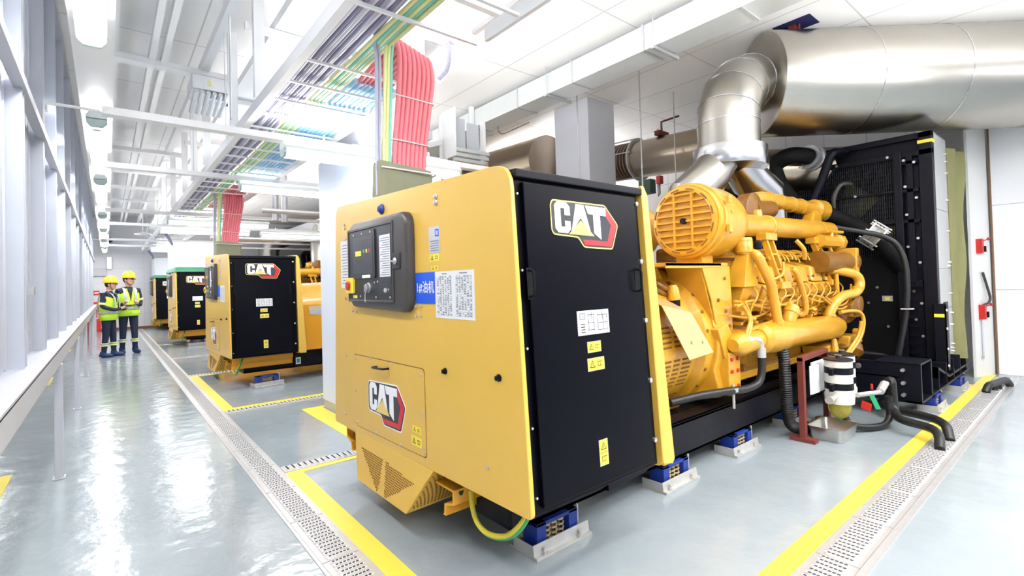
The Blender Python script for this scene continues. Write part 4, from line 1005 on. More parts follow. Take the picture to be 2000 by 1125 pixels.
# ------------------------------------------------------------------ the other three sets
covers = []
def variant(root, dy):
    """sheet-metal generator cover seen on the sets further down"""
    b = MB().prism([(2.50, .47), (4.3, .47), (4.3, 1.22), (2.50, 1.22)], 'y', 1.80+dy, 1.83+dy)
    c = b.build('generator_cover', 'orange_paint', root, smooth=0, bevel=.006)
    MB().box(2.50, 4.3, 1.775+dy, 1.80+dy, .47, .52).build('cover_lip', 'orange_paint', c, smooth=0)
    q = [(2.62, 1.05), (2.92, 1.02), (2.86, 1.18), (2.60, 1.18)]
    MB().hull([(x, 1.796+dy, z) for x, z in q], [(x, 1.80+dy, z) for x, z in q]).build('cover_label', 'galvanised', c, smooth=0)
SP = (6.64, 13.87, 21.13)
LB = ('second generator set in the row, red cables and an olive sleeve on its roof',
      'third generator set in the row, white box and green sheet on its roof',
      'farthest generator set in the row, smallest, white box on its roof')
# the tray area is busy: details too small to read are skipped on the far copies
small = ('fuel_lines', 'wiring_loom', 'block_fittings', 'core_guard', 'face_screws')
for i, dy in enumerate(SP):
    c = copy_tree(gs, (1.40, 2.76+dy, 0), None, ('guard_plate', 'guard_bolts', 'bolt_guard', 'terminal_box') + (() if i == 0 else small + ('sign_lettering', 'number_sign') + (('core_panel', 'frame_bolts', 'frame_ladder') if i else ())))
    tag(c, LB[i], 'generator', 'diesel generator sets in a row')
    variant(c, dy); long_rail(c, dy)
# number on the second unit's sign would differ, so its sign stays plain blue
for o in list(bpy.data.objects):
    if o.name.startswith('sign_lettering') and o.parent and o.parent.parent is not gs: bpy.data.objects.remove(o)
# ------------------------------------------------------------------ spring isolators under the skids
def isolator():
    t = thing('spring_isolator', 'x', 'vibration isolator', (0, 0, 0))
    MB().prism([(-.03, .012), (.0, .012), (.008, .075), (.0, .075), (-.006, .018), (-.03, .018)], 'x', -.02, .42).box(-.02, .42, -.03, .20, 0, .012).box(-.02, -.012, .0, .17, .012, .07).build('base_channel', 'iso_steel', t, smooth=0, bevel=.002)
    b = MB().box(.03, .10, .02, .14, .012, .165).box(.28, .35, .02, .14, .012, .165).box(.03, .35, .02, .14, .145, .165)
    b.build('housing', 'blue', t, smooth=0, bevel=.004)
    b = MB()
    for x in (.135, .19, .245):
        pts = [(x+.024*cos(a*PI/4), .075+.035*sin(a*PI/4), .018+.0036*a) for a in range(0, 34)]
        b.tube(pts, .007, 6)
    b.build('springs', 'spring', t)
    b = MB()
    for x in (.05, .33): b.lathe((x, -.015, .018), (0, 0, 1), [(0, .016), (.012, .016), (.013, .009), (.035, .008)], 8)
    b.tube([(.36, .03, .02), (.36, .03, .18)], .007, 6)
    b.build('anchor_bolts', 'iso_steel', t)
    return t
iso = isolator(); used = False
def put_iso(x, y, rz, label, group=None):
    global used
    if not used: o = iso; o.location = (x, y, 0); o.rotation_euler = (0, 0, rz); used = True
    else: o = copy_tree(iso, (x, y, 0)); o.rotation_euler = (0, 0, rz)
    tag(o, label, 'vibration isolator', group)
    return o
put_iso(1.78, 2.0, 0, 'blue spring isolator under the front corner of the nearest cabinet', 'spring isolators')
put_iso(2.99, 2.0, 0, 'blue spring isolator right of the nearest black cabinet', 'spring isolators')
put_iso(4.01, 2.0, 0, 'blue spring isolator below the engine of the nearest set', 'spring isolators')
put_iso(5.15, 2.0, 0, 'blue spring isolator behind the ribbed hose and the red stand', 'spring isolators')
put_iso(6.75, 1.18, 0, 'blue spring isolator under the near end of the radiator skid', 'spring isolators')
put_iso(8.10, 1.18, 0, 'blue spring isolator under the far end of the radiator skid, by the wall', 'spring isolators')
put_iso(1.72, 8.1+.06, .15, 'blue spring isolator under the second generator set', 'spring isolators')
put_iso(1.72, 15.85, 0, 'blue spring isolator under the third generator set', 'spring isolators')
for k, dy in enumerate((6.64, 13.87, 21.13)):
    n_ = ('second', 'third', 'farthest')[k]
    pass

# ------------------------------------------------------------------ exhaust of the nearest set
t = thing('exhaust_riser', 'segmented polished steel exhaust elbow rising from the nearest engine into the big silencer', 'exhaust pipe', (5.64, 2.76, 2.4))
def seg_elbow(pts, r, name, n=30):
    b = MB(); b.tube(pts, r, n); return b.build(name, 'steel', t, smooth=30)
EP = [(5.64, 2.76, 2.85), (5.64, 2.76, 3.26), (5.66, 2.76, 3.42), (5.76, 2.76, 3.62), (5.95, 2.765, 3.78), (6.20, 2.77, 3.89), (6.50, 2.78, 3.93), (6.60, 2.78, 3.935)]
seg_elbow(EP, .34, 'elbow', 40)
b = MB()
for i in range(1, 7):
    p = Vector(EP[i]); d = (Vector(EP[i+1])-Vector(EP[i-1])).normalized()
    b.lathe(p-d*.006, d, [(0, .34), (.0, .345), (.012, .345), (.012, .34)], 40)
b.build('seam_bands', 'steel_bright', t, smooth=30)
MB().lathe((5.64, 2.76, 2.74), (.03, 0, 1), [(0, .30), (0, .405), (.01, .41), (.22, .405), (.23, .40), (.24, .34)], 44).build('collar', 'steel_bright', t, smooth=30)
MB().tube([(5.80, 2.74, 2.86), (6.05, 2.72, 2.66), (6.30, 2.66, 2.52), (6.33, 2.66, 2.42), (6.34, 2.66, 2.14)], [.20, .225, .225, .225, .225], 30).build('branch_pipe', 'steel_bright', t, smooth=30)
MB().tube([(5.50, 2.78, 2.86), (5.34, 2.84, 2.66), (5.05, 2.95, 2.42), (5.0, 2.97, 2.2)], [.20, .22, .22, .22], 30).build('branch_pipe', 'steel', t, smooth=30)

# big silencer lying diagonally under the ceiling
c0 = Vector((6.55, 2.76, 3.935)); c1 = Vector((9.55, .32, 3.975)); dv = (c1-c0).normalized(); Ls = (c1-c0).length
t = thing('exhaust_silencer', 'huge polished steel exhaust silencer lying under the ceiling at upper right', 'silencer', (8.0, 1.5, 3.3))
MB().lathe(c0, dv, [(-.03, .05), (-.03, .60), (-.02, .635), (0, .645), (Ls+1.6, .645), (Ls+1.6, .05)], 72).build('shell', 'steel', t, smooth=30)
b = MB()
for s_ in (1.13, 2.15, 3.3): b.lathe(c0+dv*s_, dv, [(-.006, .645), (-.006, .649), (.006, .649), (.006, .645)], 72)
b.build('shell_seams', 'steel_bright', t, smooth=30)
b = MB().box(6.62, 6.72, 2.36, 2.44, 4.50, CZ-.01).tube([(6.67, 2.33, 4.42), (6.67, 2.33, CZ)], .012, 8); b.build('hanger', 'brown_red', t, smooth=0, each=False)
single(MB().box(6.52, 6.84, 2.16, 2.58, CZ-.008, CZ-.001), 'ceiling_opening', mat('opening_dark', (.01, .008, .08), .8), 'dark square opening in the ceiling above the silencer end', 'opening', smooth=0)
# flat strap pan beneath
single(MB().lathe(c0+Vector((.3, .75, -.95)), dv, [(0, .30), (.02, .31), (1.9, .31), (1.9, .05)], 40), 'exhaust_pipe', 'steel_brown', 'dark reflective steel pipe behind and below the big silencer', 'exhaust pipe', smooth=30)
# header pipe with bellows
t = thing('exhaust_header', 'brownish steel exhaust duct running behind the white column at mid height', 'exhaust pipe', (8.0, 5.4, 3.1))
MB().lathe((7.8, 5.50, 3.735), (0, -1, -.06), [(0, .34), (1.75, .34)], 40).build('duct_section', 'steel_brown', t, smooth=30)
MB().lathe((6.62, 6.75, 3.80), (.04, 1, .05), [(0, .50), (5.5, .50)], 40).build('duct_section', 'steel_brown', t, smooth=30)
prof = []
for i in range(9): prof += [(.07*i, .28), (.07*i+.018, .345), (.07*i+.042, .345), (.07*i+.06, .28)]
MB().lathe((7.8, 5.56, 3.74), (0, 1, .06), prof, 40).build('bellows', 'bellows_brown', t, smooth=50)
b = MB()
for dx, dz in ((-.12, .37), (-.38, .08), (-.12, -.36)): b.tube([(7.8+dx, 5.45, 3.735+dz), (7.8+dx, 6.3, 3.78+dz)], .012, 8)
b.lathe((7.8, 5.51, 3.735), (0, 1, .05), [(0, .32), (0, .40), (.03, .40), (.03, .32)], 40)
b.build('tie_rods', 'iso_steel', t, smooth=30)
MB().box(7.6, 7.9, 4.95, 5.05, 4.04, 4.12).tube([(7.75, 5.0, 4.1), (7.75, 5.0, 4.30), (8.0, 4.8, 4.4)], .02, 6).build('guide_bracket', 'brown_red', t, smooth=0)
# chain hoist beyond
t = thing('chain_hoist', 'small red and green chain hoist hanging beyond the bellows', 'hoist', (8.9, 5.95, 3.1))
MB().box(8.88, 9.0, 5.80, 5.90, 3.45, 3.62).build('hoist_body', 'red', t, smooth=0, bevel=.01)
MB().box(8.9, 9.1, 6.05, 6.35, 3.30, 3.60).build('motor', mat('deep_green', (.01, .07, .05), .5), t, smooth=0, bevel=.01)
MB().tube([(8.92, 5.84, 3.46), (8.92, 5.84, 3.25), (8.92, 5.88, 3.2), (8.92, 5.88, 3.46)], .012, 6).build('chain', 'black_paint', t)
MB().tube([(8.92, 5.85, 3.6), (8.92, 5.85, CZ)], .02, 6).build('hanger', 'iso_steel', t)

# ------------------------------------------------------------------ filter stand beside the engine
t = thing('filter_stand', 'dark red steel stand carrying the two fuel filters in front of the engine', 'stand', (5.2, 1.8, 0))
MB().box(4.80, 4.85, 1.75, 1.80, .0, .75).build('leg', 'brown_red', t, smooth=0, bevel=.003)
MB().box(5.63, 5.68, 1.83, 1.88, .0, .70).build('leg', 'brown_red', t, smooth=0, bevel=.003)
MB().hull([(4.80, 1.75, .715), (4.80, 1.80, .715), (4.80, 1.80, .76), (4.80, 1.75, .76)], [(5.68, 1.83, .695), (5.68, 1.88, .695), (5.68, 1.88, .74), (5.68, 1.83, .74)]).build('top_bar', 'brown_red', t, smooth=0, bevel=.003)
MB().box(4.79, 4.87, 1.67, 1.88, 0, .035).box(5.61, 5.70, 1.76, 1.95, 0, .03).build('foot', 'brown_red', t, smooth=0, bevel=.003)
MB().hull([(4.94, 1.745, .40), (4.94, 1.75, .40), (4.94, 1.75, .66), (4.94, 1.745, .66)], [(5.16, 1.745, .39), (5.16, 1.75, .39), (5.16, 1.75, .65), (5.16, 1.745, .65)]).box(5.14, 5.60, 1.80, 1.81, .36, .66).build('mounting_plate', 'white_print', t, smooth=0)
def fuel_filter(x, y, dz, label):
    t = thing('fuel_filter', label, 'filter', (x, y, .16+dz), 'fuel filters on the red stand')
    z = dz
    MB().lathe((x, y, z), (0, 0, 1), [(.30, .09), (.30, .118), (.38, .122), (.40, .112), (.695, .112), (.695, .118), (.70, .118)], 30).build('canister', 'ivory', t, smooth=30)
    for zz in (.43, .575): MB().lathe((x, y, z+zz), (0, 0, 1), [(0, .112), (0, .116), (.06, .116), (.06, .112)], 30).box(x-.20, x-.10, y-.01, y+.02, z+zz, z+zz+.06).build('band', 'black_paint', t, smooth=30)
    MB().lathe((x, y, z+.695), (0, 0, 1), [(0, .12), (.012, .12), (.016, .11), (.018, .02), (.04, .018), (.042, .002)], 30).build('lid', 'dark_plastic', t, smooth=30)
    MB().tube([(x, y-.03, z+.74), (x, y+.03, z+.74)], .006, 6).build('t_handle', 'bolt', t)
    MB().lathe((x, y, z+.30), (0, 0, -1), [(0, .098), (.07, .092), (.11, .075), (.14, .045), (.15, .02)], 28).build('sediment_bowl', 'amber_bowl', t, smooth=60)
    MB().lathe((x, y, z+.155), (0, 0, -1), [(0, .02), (.02, .02), (.025, .01)], 10).build('drain_plug', 'green_plastic', t)
    return t
fuel_filter(5.30, 1.63, -.01, 'front one of the two cream fuel filters with black bands and an amber bowl')
fuel_filter(5.62, 1.70, -.005, 'rear one of the two cream fuel filters, half hidden behind the front one')
t = thing('filter_piping', 'bare metal fitting and valve pipe leaving the fuel filters to the right', 'pipe', (5.6, 1.5, .3))
MB().tube([(5.35, 1.50, .37), (5.60, 1.40, .37), (5.86, 1.38, .44)], .022, 12).lathe((5.62, 1.395, .375), (.9, 0, .3), [(0, .022), (0, .034), (.05, .034), (.05, .028), (.08, .034), (.16, .034), (.16, .022)], 12).tube([(5.02, 1.62, .36), (5.18, 1.62, .37)], .02, 10).lathe((5.0, 1.62, .36), (1, 0, 0), [(0, .02), (0, .035), (.03, .035), (.03, .02)], 10).build('pipe_run', 'iso_steel', t, smooth=30)
MB().tube([(5.55, 1.44, .40), (5.55, 1.44, .45)], .01, 8).build('valve_handle', 'red', t)
single(MB().prism([(1.42, .22), (1.50, .24), (1.485, .31), (1.41, .29)], 'x', 5.42, 5.424).prism([(1.435, .235), (1.485, .245), (1.48, .255), (1.433, .245)], 'x', 5.4192, 5.42), 'valve_tag', 'red', 'red tag hanging from the filter valve', 'tag', smooth=0)
single(MB().prism([(1.34, .26), (1.375, .25), (1.425, .37), (1.39, .385)], 'x', 5.40, 5.404), 'valve_tag', 'green_plastic', 'green tag hanging from the filter valve', 'tag', smooth=0)
single(MB().tube(smoothpath([(5.38, 1.62, .15), (5.40, 1.57, .075), (5.52, 1.48, .042), (5.70, 1.40, .042), (5.82, 1.38, .09), (5.84, 1.38, .17), (5.82, 1.38, .30)], 8), .03, 14).lathe((5.835, 1.38, .18), (0, 0, 1), [(0, .03), (0, .036), (.06, .036), (.06, .03)], 14), 'fuel_hose', 'rubber', 'black fuel hose looping below the filters', 'hose')
# black floor pipes bending into the trench
def floor_pipe(pts, r, label):
    single(MB().tube(bendpath(pts, .10, 6), r, 16), 'floor_pipe', 'rubber', label, 'pipe', smooth=50)
floor_pipe([(5.80, 1.38, .44), (5.93, 1.375, .45), (5.96, 1.37, .14), (5.70, 1.28, .12), (5.60, 1.02, .115), (5.45, .95, .10), (5.32, .93, .02)], .036, 'black pipe dropping from the filters and crossing the yellow line, nearer of the two')
floor_pipe([(6.9, 1.66, .10), (6.25, 1.55, .10), (5.95, 1.06, .12), (5.75, .95, .12), (5.66, .92, .02)], .038, 'black pipe crossing the yellow line into the trench, farther of the two')
single(MB().tube(bendpath([(8.15, .98, .02), (8.2, .96, .10), (8.75, .86, .10), (8.85, .84, .02)], .08), .04, 14).tube(bendpath([(8.40, .93, .0), (8.42, .925, .1), (8.5, .91, .1), (8.52, .90, .0)], .03), .03, 12), 'trench_hoop', 'rubber', 'black rubber pipe hoops over the far end of the right trench', 'pipe', smooth=50)
# drip pan
b = MB(); o_ = rrect(4.93, 5.36, 1.49, 1.80, .05, 5); 
def ringz(p, s, z, c=(5.145, 1.645)): return [((a-c[0])*s+c[0], (q-c[1])*s+c[1], z) for a, q in p]
b.rings([ringz(o_, .82, .002), ringz(o_, .95, .115), ringz(o_, 1.0, .12), ringz(o_, 1.0, .124), ringz(o_, .93, .118), ringz(o_, .80, .008)])
single(b, 'drip_pan', 'tray_steel', 'shallow stainless steel drip pan on the floor under the fuel filters', 'pan', smooth=40)

# ------------------------------------------------------------------ right wall fittings
b = MB(); pts = []
prof = [(1.20, 3.15, 9.0), (1.28, 3.12, 8.75), (1.36, 3.1, 8.9)]
# olive canvas collar between duct and wall
def wave(z, k): return .03*sin(z*5+k)
rs = []
for i in range(16):
    z = .35+2.75*i/15; wd = .04+.46*(i/15)**1.0
    rs.append([(8.56, 1.30+.01*wave(z, 0), z), (8.56+wd*.35, 1.25+wave(z, 1)*.6, z), (8.56+wd*.7, 1.28+wave(z, 2)*.5, z), (8.56+wd, 1.20+wave(z, 3)*.5, z), (8.56+wd, 1.23+wave(z, 3)*.5, z), (8.56+wd*.7, 1.31, z), (8.56+wd*.35, 1.28, z), (8.56, 1.33, z)])
b.rings(rs)
single(b, 'canvas_collar', 'canvas_olive', 'olive canvas strip hanging between the radiator duct and the wall', 'canvas', smooth=60)
b = MB().hull([(9.3, 1.20, 3.60), (9.8, 1.07, 3.60), (9.8, 1.07, 0), (9.3, 1.20, .0)], [(9.3, 1.23, 3.60), (9.8, 1.10, 3.60), (9.8, 1.10, 0), (9.3, 1.23, .0)])
single(b, 'splayed_jamb', 'niche', 'pale splayed wall jamb beside the radiator outlet', 'jamb', smooth=0)
for z, lb in ((1.72, 'upper red damper control box on the jamb beside the radiator'), (.80, 'lower red damper control box on the jamb beside the radiator')):
    t = thing('control_box', lb, 'control box', (9.5, 1.12, z))
    MB().box(9.42, 9.54, 1.10, 1.17, z, z+.20).build('box_body', 'red', t, smooth=0, bevel=.005)
    MB().box(9.54, 9.60, 1.08, 1.15, z+.02, z+.10).build('actuator', 'black_paint', t, smooth=0)
    MB().sphere((9.62, 1.06, z+.20), .022, 10).tube([(9.56, 1.1, z+.18), (9.62, 1.06, z+.20)], .008, 6).build('lever', 'red', t)
single(MB().tube(smoothpath([(9.5, 1.12, 1.45), (9.58, 1.09, 1.25), (9.62, 1.07, 1.1), (9.58, 1.08, 1.03), (9.48, 1.12, 1.0)], 6), .016, 8), 'flexible_conduit', 'grey_plastic', 'grey flexible conduit between the two red control boxes', 'conduit')
single(MB().tube([(9.46, 1.14, .28), (9.46, 1.14, .80)], .012, 8).box(9.43, 9.50, 1.13, 1.16, .26, .29), 'conduit', 'galvanised', 'thin vertical conduit under the lower red control box', 'conduit')

# ------------------------------------------------------------------ cable risers on the cabinets
def riser(dy, label_s, n_red=8, zb=2.12):
    lb = 'thick pink-red power cable in the bundle rising from the %s' % label_s; Y0 = 3.15+dy
    for i in range(n_red):
        xb = 1.575+.0335*i; xt = 1.635+.0375*i; zt = 3.30-.012*i
        pts = [(xb, Y0, zb), (xb, Y0, 2.40), (xb*.4+xt*.6, Y0-.01+.004*(i % 2), 2.80), (xt, Y0, zt-.22), (xt, Y0+.02, zt-.09), (xt, Y0+.08, zt-.01), (xt, Y0+.22, zt-.01), (xt, Y0+.45, 3.225), (xt, Y0+.75, 3.19)]
        single(MB().tube(smoothpath(pts, 6), .0195, 12), 'power_cable', 'cable_red', lb, 'cable', 'red cables rising from the %s' % label_s)
    for j, (m_, x) in enumerate((('cable_green', 1.540), ('cable_yellow', 1.518), ('cable_yellow', 1.494))):
        pts = [(x, Y0, zb), (x, Y0, 2.4), (x+.02, Y0, 2.85), (x+.03, Y0-.01, 3.14), (x+.03, Y0-.08, 3.23), (x+.03, Y0-.35, 3.22), (x+.03, Y0-1.3, 3.20)]
        single(MB().tube(smoothpath(pts, 6), .012, 10), 'earth_cable', m_, '%s earth cable beside the red cables of the %s' % ('green' if m_ == 'cable_green' else 'pale yellow', label_s), 'cable', '%s earth cables of the %s' % ('green' if m_ == 'cable_green' else 'yellow', label_s))
    for j in range(2):
        x = 1.470-.024*j
        pts = [(x, Y0, zb), (x, Y0, 2.5), (x+.01, Y0, 2.9), (x+.01, Y0, 3.10), (x-.01, Y0-.03, 3.20), (x-.05, Y0-.25, 3.22), (x-.06, Y0-1.2, 3.21)]
        single(MB().tube(smoothpath(pts, 6), .012, 10), 'control_cable', 'cable_grey', 'grey cable at the edge of the bundle rising from the %s' % label_s, 'cable', 'grey cables of the %s' % label_s)
    for z in (2.52, 2.84):
        single(MB().tube(bendpath([(1.56, Y0+.04, z), (1.56, Y0-.026, z), (1.85+.05*(z > 2.7), Y0-.026, z-.01), (1.85+.05*(z > 2.7), Y0+.04, z-.01)], .02), .005, 6), 'cable_tie', 'tie', '%s white tie around the red cables of the %s' % ('upper' if z > 2.7 else 'lower', label_s), 'cable tie')
    rs = []
    for z, g in ((2.02, .015), (2.12, .008), (2.22, .0), (2.30, .006), (2.335, .0)):
        base = rrect(1.445-g*.5, 1.86+g, Y0-.07-g, Y0+.10+g, .05, 5)
        rs.append([(a+.005*sin(7*q+z*9), q+.008*sin(9*a+z*21), z+.010*sin(a*23)-.03*(a-1.65)) for a, q in base])
    single(MB().rings(rs), 'cable_sleeve', 'cloth_olive', 'olive cloth sleeve where the red cables enter the %s' % label_s, 'sleeve', smooth=60)
    single(MB().tube(bendpath([(1.44, Y0-.085, 2.30), (1.87, Y0-.09, 2.29), (1.87, Y0+.11, 2.29)], .03), .006, 6), 'sleeve_cord', 'tie', 'pale cord around the olive sleeve of the %s' % label_s, 'cord')
riser(0, 'nearest cabinet')
riser(6.64, 'second cabinet')
# white boxes on the third and fourth cabinets
for i, (dy, n_) in enumerate(((13.87, 'third'), (21.13, 'farthest'))):
    single(MB().prism([(1.74+dy, 2.12), (1.74+dy, 2.78), (4.0+dy, 2.78), (4.0+dy, 2.12)], 'x', 1.42, 2.30), 'roof_box', 'white_box', 'white sheet-metal box on top of the %s cabinet' % n_, 'box', smooth=0, bevel=.006)
    b = MB(); rs = []
    for z, g in ((2.125, .0), (2.12, .03), (2.06, .035), (2.01, .045)):
        rs.append([(a+.01*sin(q*13+z*30), q, z+.012*sin(a*17+q*9)) for a, q in rrect(1.42-g, 2.32+g, 1.68+dy-g, 4.0+dy+g*.2, .03, 2)])
    b.rings(rs); single(b, 'green_sheet', 'tarp', 'green plastic sheet tucked under the white box of the %s cabinet' % n_, 'sheet', smooth=40)
    b = MB()
    for k in range(3): b.tube(smoothpath([(1.45+.02*k, 2.9+dy+.1*k, 2.78), (1.40, 2.9+dy+.1*k, 2.95), (1.32, 3.0+dy+.1*k, 3.12), (1.30, 3.3+dy, 3.22)], 5), .03, 8)
    single(b, 'cable_drop', 'cable_dark', 'dark cables dropping onto the white box of the %s cabinet' % n_, 'cable')
# ------------------------------------------------------------------ cable tray
tz = 3.12
t = thing('cable_tray', 'long white ladder cable tray hanging above the generator fronts', 'cable tray', (1.5, 12, 3.1))
YN = -3.0
MB().box(1.06, 1.09, YN, 24, tz, tz+.10).box(1.091, 1.12, YN, 24, tz+.001, tz+.012).build('side_rail', 'white_steel', t, smooth=0)
MB().box(1.98, 2.01, 3.7, 24, tz, tz+.10).box(1.95, 1.979, 3.7, 24, tz+.001, tz+.012).build('side_rail', 'white_steel', t, smooth=0)
MB().box(1.98, 2.01, YN, 2.6, tz, tz+.10).build('side_rail', 'white_steel', t, smooth=0)
for i in range(60):
    y = YN+.3+.45*i
    if y > 23.9: break
    if 2.95 < y < 3.4 or 9.6 < y < 10.0: continue
    MB().box(1.08, 1.99, y-.012, y+.012, tz+.012, tz+.03).build('rung', 'white_steel', t, smooth=0)
hr = MB()
for y in (5.9, 8.4, 12.6, 15.0, 19.2): hr.tube([(1.0, y, tz), (1.0, y, CZ)], .006, 6).tube([(2.05, y, tz), (2.05, y, CZ)], .006, 6)
hr.build('hanging_rods', 'galvanised', t)
# cables lying in the tray: separate lengths
random.seed(21)
def tray_cable(x0, r, m_, label, group, y0=YN, y1=23.8, wig=.012, z=None):
    pts = []; y = y0
    while y < y1: pts.append((x0+wig*random.uniform(-1, 1), y, (z or tz+.045)+r+.004*random.uniform(-1, 1))); y += .8
    pts.append((x0, y1, (z or tz+.045)+r))
    single(MB().tube(smoothpath(pts, 2), r, 8), 'tray_cable', m_, label, 'cable', group)
for i in range(9): tray_cable(1.16+.027*i, .013, ('cable_white', 'cable_dark', 'cable_grey')[i % 3], ('pale', 'dark', 'grey')[i % 3]+' thin cable along the walkway side of the long tray', ('pale', 'dark', 'grey')[i % 3]+' cables on the walkway side of the tray', wig=.008)
for i in range(7): tray_cable(1.17+.035*i, .014, ('cable_dark', 'cable_white', 'cable_dark', 'cable_grey')[i % 4], ('dark', 'pale', 'dark', 'grey')[i % 4]+' cable in the upper layer of the tray', ('dark', 'pale', 'dark', 'grey')[i % 4]+' cables in the upper layer of the tray', wig=.01, z=tz+.075)
for i in range(5): tray_cable(1.43+.030*i, .015, ('cable_yellow', 'cable_green')[i % 2], ('pale yellow', 'green')[i % 2]+' cable in the middle of the long tray', ('pale yellow', 'green')[i % 2]+' cables in the middle of the tray', wig=.006)
for i in range(8): tray_cable(1.60+.046*i, .021, 'cable_blue', 'blue cable on the machine side of the tray beyond the red bundle', 'blue cables in the tray', y0=3.85, y1=8.6, wig=.005)
for i in range(6): tray_cable(1.62+.055*i, .024, 'cable_red', 'red cable lying in the far part of the long tray', 'red cables in the far part of the tray', y0=8.8, y1=11.5, wig=.006)

# ------------------------------------------------------------------ cross channels carrying the lamps
for k, y in enumerate((5.0, 7.75, 12.0, 14.3, 18.6, 21.0)):
    b = MB().box(-.02, 7.2 if k else 6.0, y, y+.11, (tz if k else 2.99)-.062, (tz if k else 2.99)-.002)
    nm = ('first', 'second', 'third', 'fourth', 'fifth', 'sixth')[k]
    single(b, 'cross_channel', 'white_steel', '%s white steel channel across the hall below the tray, counted from the near end' % nm, 'channel', smooth=0)
    
single(MB().tube([(-.36, 5.05, 2.955), (-.03, 5.05, 2.955)], .012, 8).tube([(-.36, 5.05, 2.955), (-.36, 5.05, 2.80)], .008, 6), 'stay_rod', 'white_steel', 'thin stay rod from the partition to the first cross channel', 'rod')
# lamps -----------------------------------------------------------------------
def lamp(L):
    """weatherproof twin tube along +y, starting at the origin"""
    t = thing('tube_lamp', 'x', 'lamp', (0, 0, 0))
    MB().prism([(-.07, .02), (.07, .02), (.08, .05), (.05, .10), (-.05, .10), (-.08, .05)], 'y', 0, L).build('lamp_body', 'lamp_body', t, smooth=0)
    MB().prism([(-.075, .019), (.075, .019), (.07, -.02), (.04, -.05), (-.04, -.05), (-.07, -.02)], 'y', .03, L-.03).build('tube', 'tube_glow', t, smooth=60)
    MB().prism([(-.08, .03), (.08, .03), (.075, -.02), (.045, -.055), (-.045, -.055), (-.075, -.02)], 'y', .0, .029).lathe((0, .13, -.051), (0, 0, -1), [(0, .04), (.003, .04)], 14).build('end_cap', 'lamp_cap', t, smooth=0, bevel=.01)
    MB().prism([(-.08, .03), (.08, .03), (.075, -.02), (.045, -.055), (-.045, -.055), (-.075, -.02)], 'y', L-.029, L).build('end_cap', 'lamp_cap', t, smooth=0, bevel=.01)
    MB().tube([(0, .4, .1), (0, .4, .22)], .008, 6).tube([(0, L-.4, .1), (0, L-.4, .22)], .008, 6).build('hanger', 'galvanised', t)
    return t
LP = lamp(2.0); lamp_used = False
def put_lamp(x, y, z, rz, label, group, power=1., lx=True):
    global lamp_used
    if not lamp_used: o = LP; o.location = (x, y, z); lamp_used = True
    else: o = copy_tree(LP, (x, y, z))
    o.rotation_euler = (0, 0, rz); tag(o, label, 'lamp', group)
    if power:
        d = bpy.data.lights.new('lamp_light', 'AREA'); d.shape = 'RECTANGLE'; d.size = .14; d.size_y = 1.8; d.energy = 17*power; d.color = (1, .985, .97)
        l = bpy.data.objects.new('lamp_light', d); COL.objects.link(l); l.parent = o; l.location = (0, 1.0, -.07)
        d2 = bpy.data.lights.new('ceiling_fill', 'AREA'); d2.shape = 'RECTANGLE'; d2.size = .10; d2.size_y = 1.8; d2.energy = 46*power; d2.color = (1, .99, .98)  # added upward fill that brightens the ceiling, not part of the fixture
        l2 = bpy.data.objects.new('ceiling_fill', d2); COL.objects.link(l2); l2.parent = o; l2.location = (0, 1.0, .14); l2.rotation_euler = (PI, 0, 0)
    return o
ord_ = ('nearest', 'second', 'third', 'fourth', 'fifth', 'sixth', 'farthest')
for i, y in enumerate((2.0, 5.9, 9.05, 13.2, 16.1, 19.4, 22.2)):
    put_lamp(-.06, y, tz-.02, 0, '%s glowing tube lamp in the row above the walkway' % ord_[i], None)
for x, y, lb in ((3.30, 4.93, 'bright tube lamp across the hall in front of the nearest column'), (3.5, 7.95, 'bright tube lamp crossing behind the nearest column'),
                 (3.0, 12.6, 'tube lamp hanging beside the red cables of the second set'), (3.0, 14.6, 'tube lamp hanging just beyond the third channel'),
                 (3.2, 19.0, 'distant tube lamp in front of the fifth channel'), (3.2, 21.5, 'distant tube lamp near the far wall'), (5.3, 14.8, 'tube lamp seen between the column and the second cables')):
    put_lamp(x, y, tz-.14 if y > 6 else 2.80, PI/2, lb, None, 1. if y < 6 else (.7 if y < 9 else .45))
# unseen fill lamps added to brighten hall and ceiling, behind and beside the camera
for x, y in ((3.6, -1.2), (6.2, -1.2), (3.6, .3), (6.8, -.4), (8.8, -2.6), (8.8, 8.2), (1.2, -2.6)):
    put_lamp(x, y, tz+.1, PI/2, 'added fill lamp over the part of the hall beyond the picture', 'added fill lamps beyond the picture', .95)
for y in (-2.2, -5.0): put_lamp(-.06, y, tz-.02, 0, 'added fill lamp over the walkway behind the viewer', 'added fill lamps behind the viewer', 1.5)  # unseen lamps added to brighten the near ceiling
for y in (2, 8, 14, 20): put_lamp(-3.0, y, CZ-.5, 0, 'added fill lamp behind the steel partition', 'added fill lamps behind the partition', .8)  # unseen fill lamps added on the hidden side
# broad white lamp strip above the walkway lamps
single(MB().box(-.18, .06, 1.8, 25.2, tz+.16, tz+.175).box(-.18, -.165, 1.8, 25.2, tz+.176, tz+.24).box(.045, .06, 1.8, 25.2, tz+.176, tz+.24), 'lamp_trunking', 'white_steel', 'broad white trunking above the row of walkway lamps', 'trunking', smooth=0)

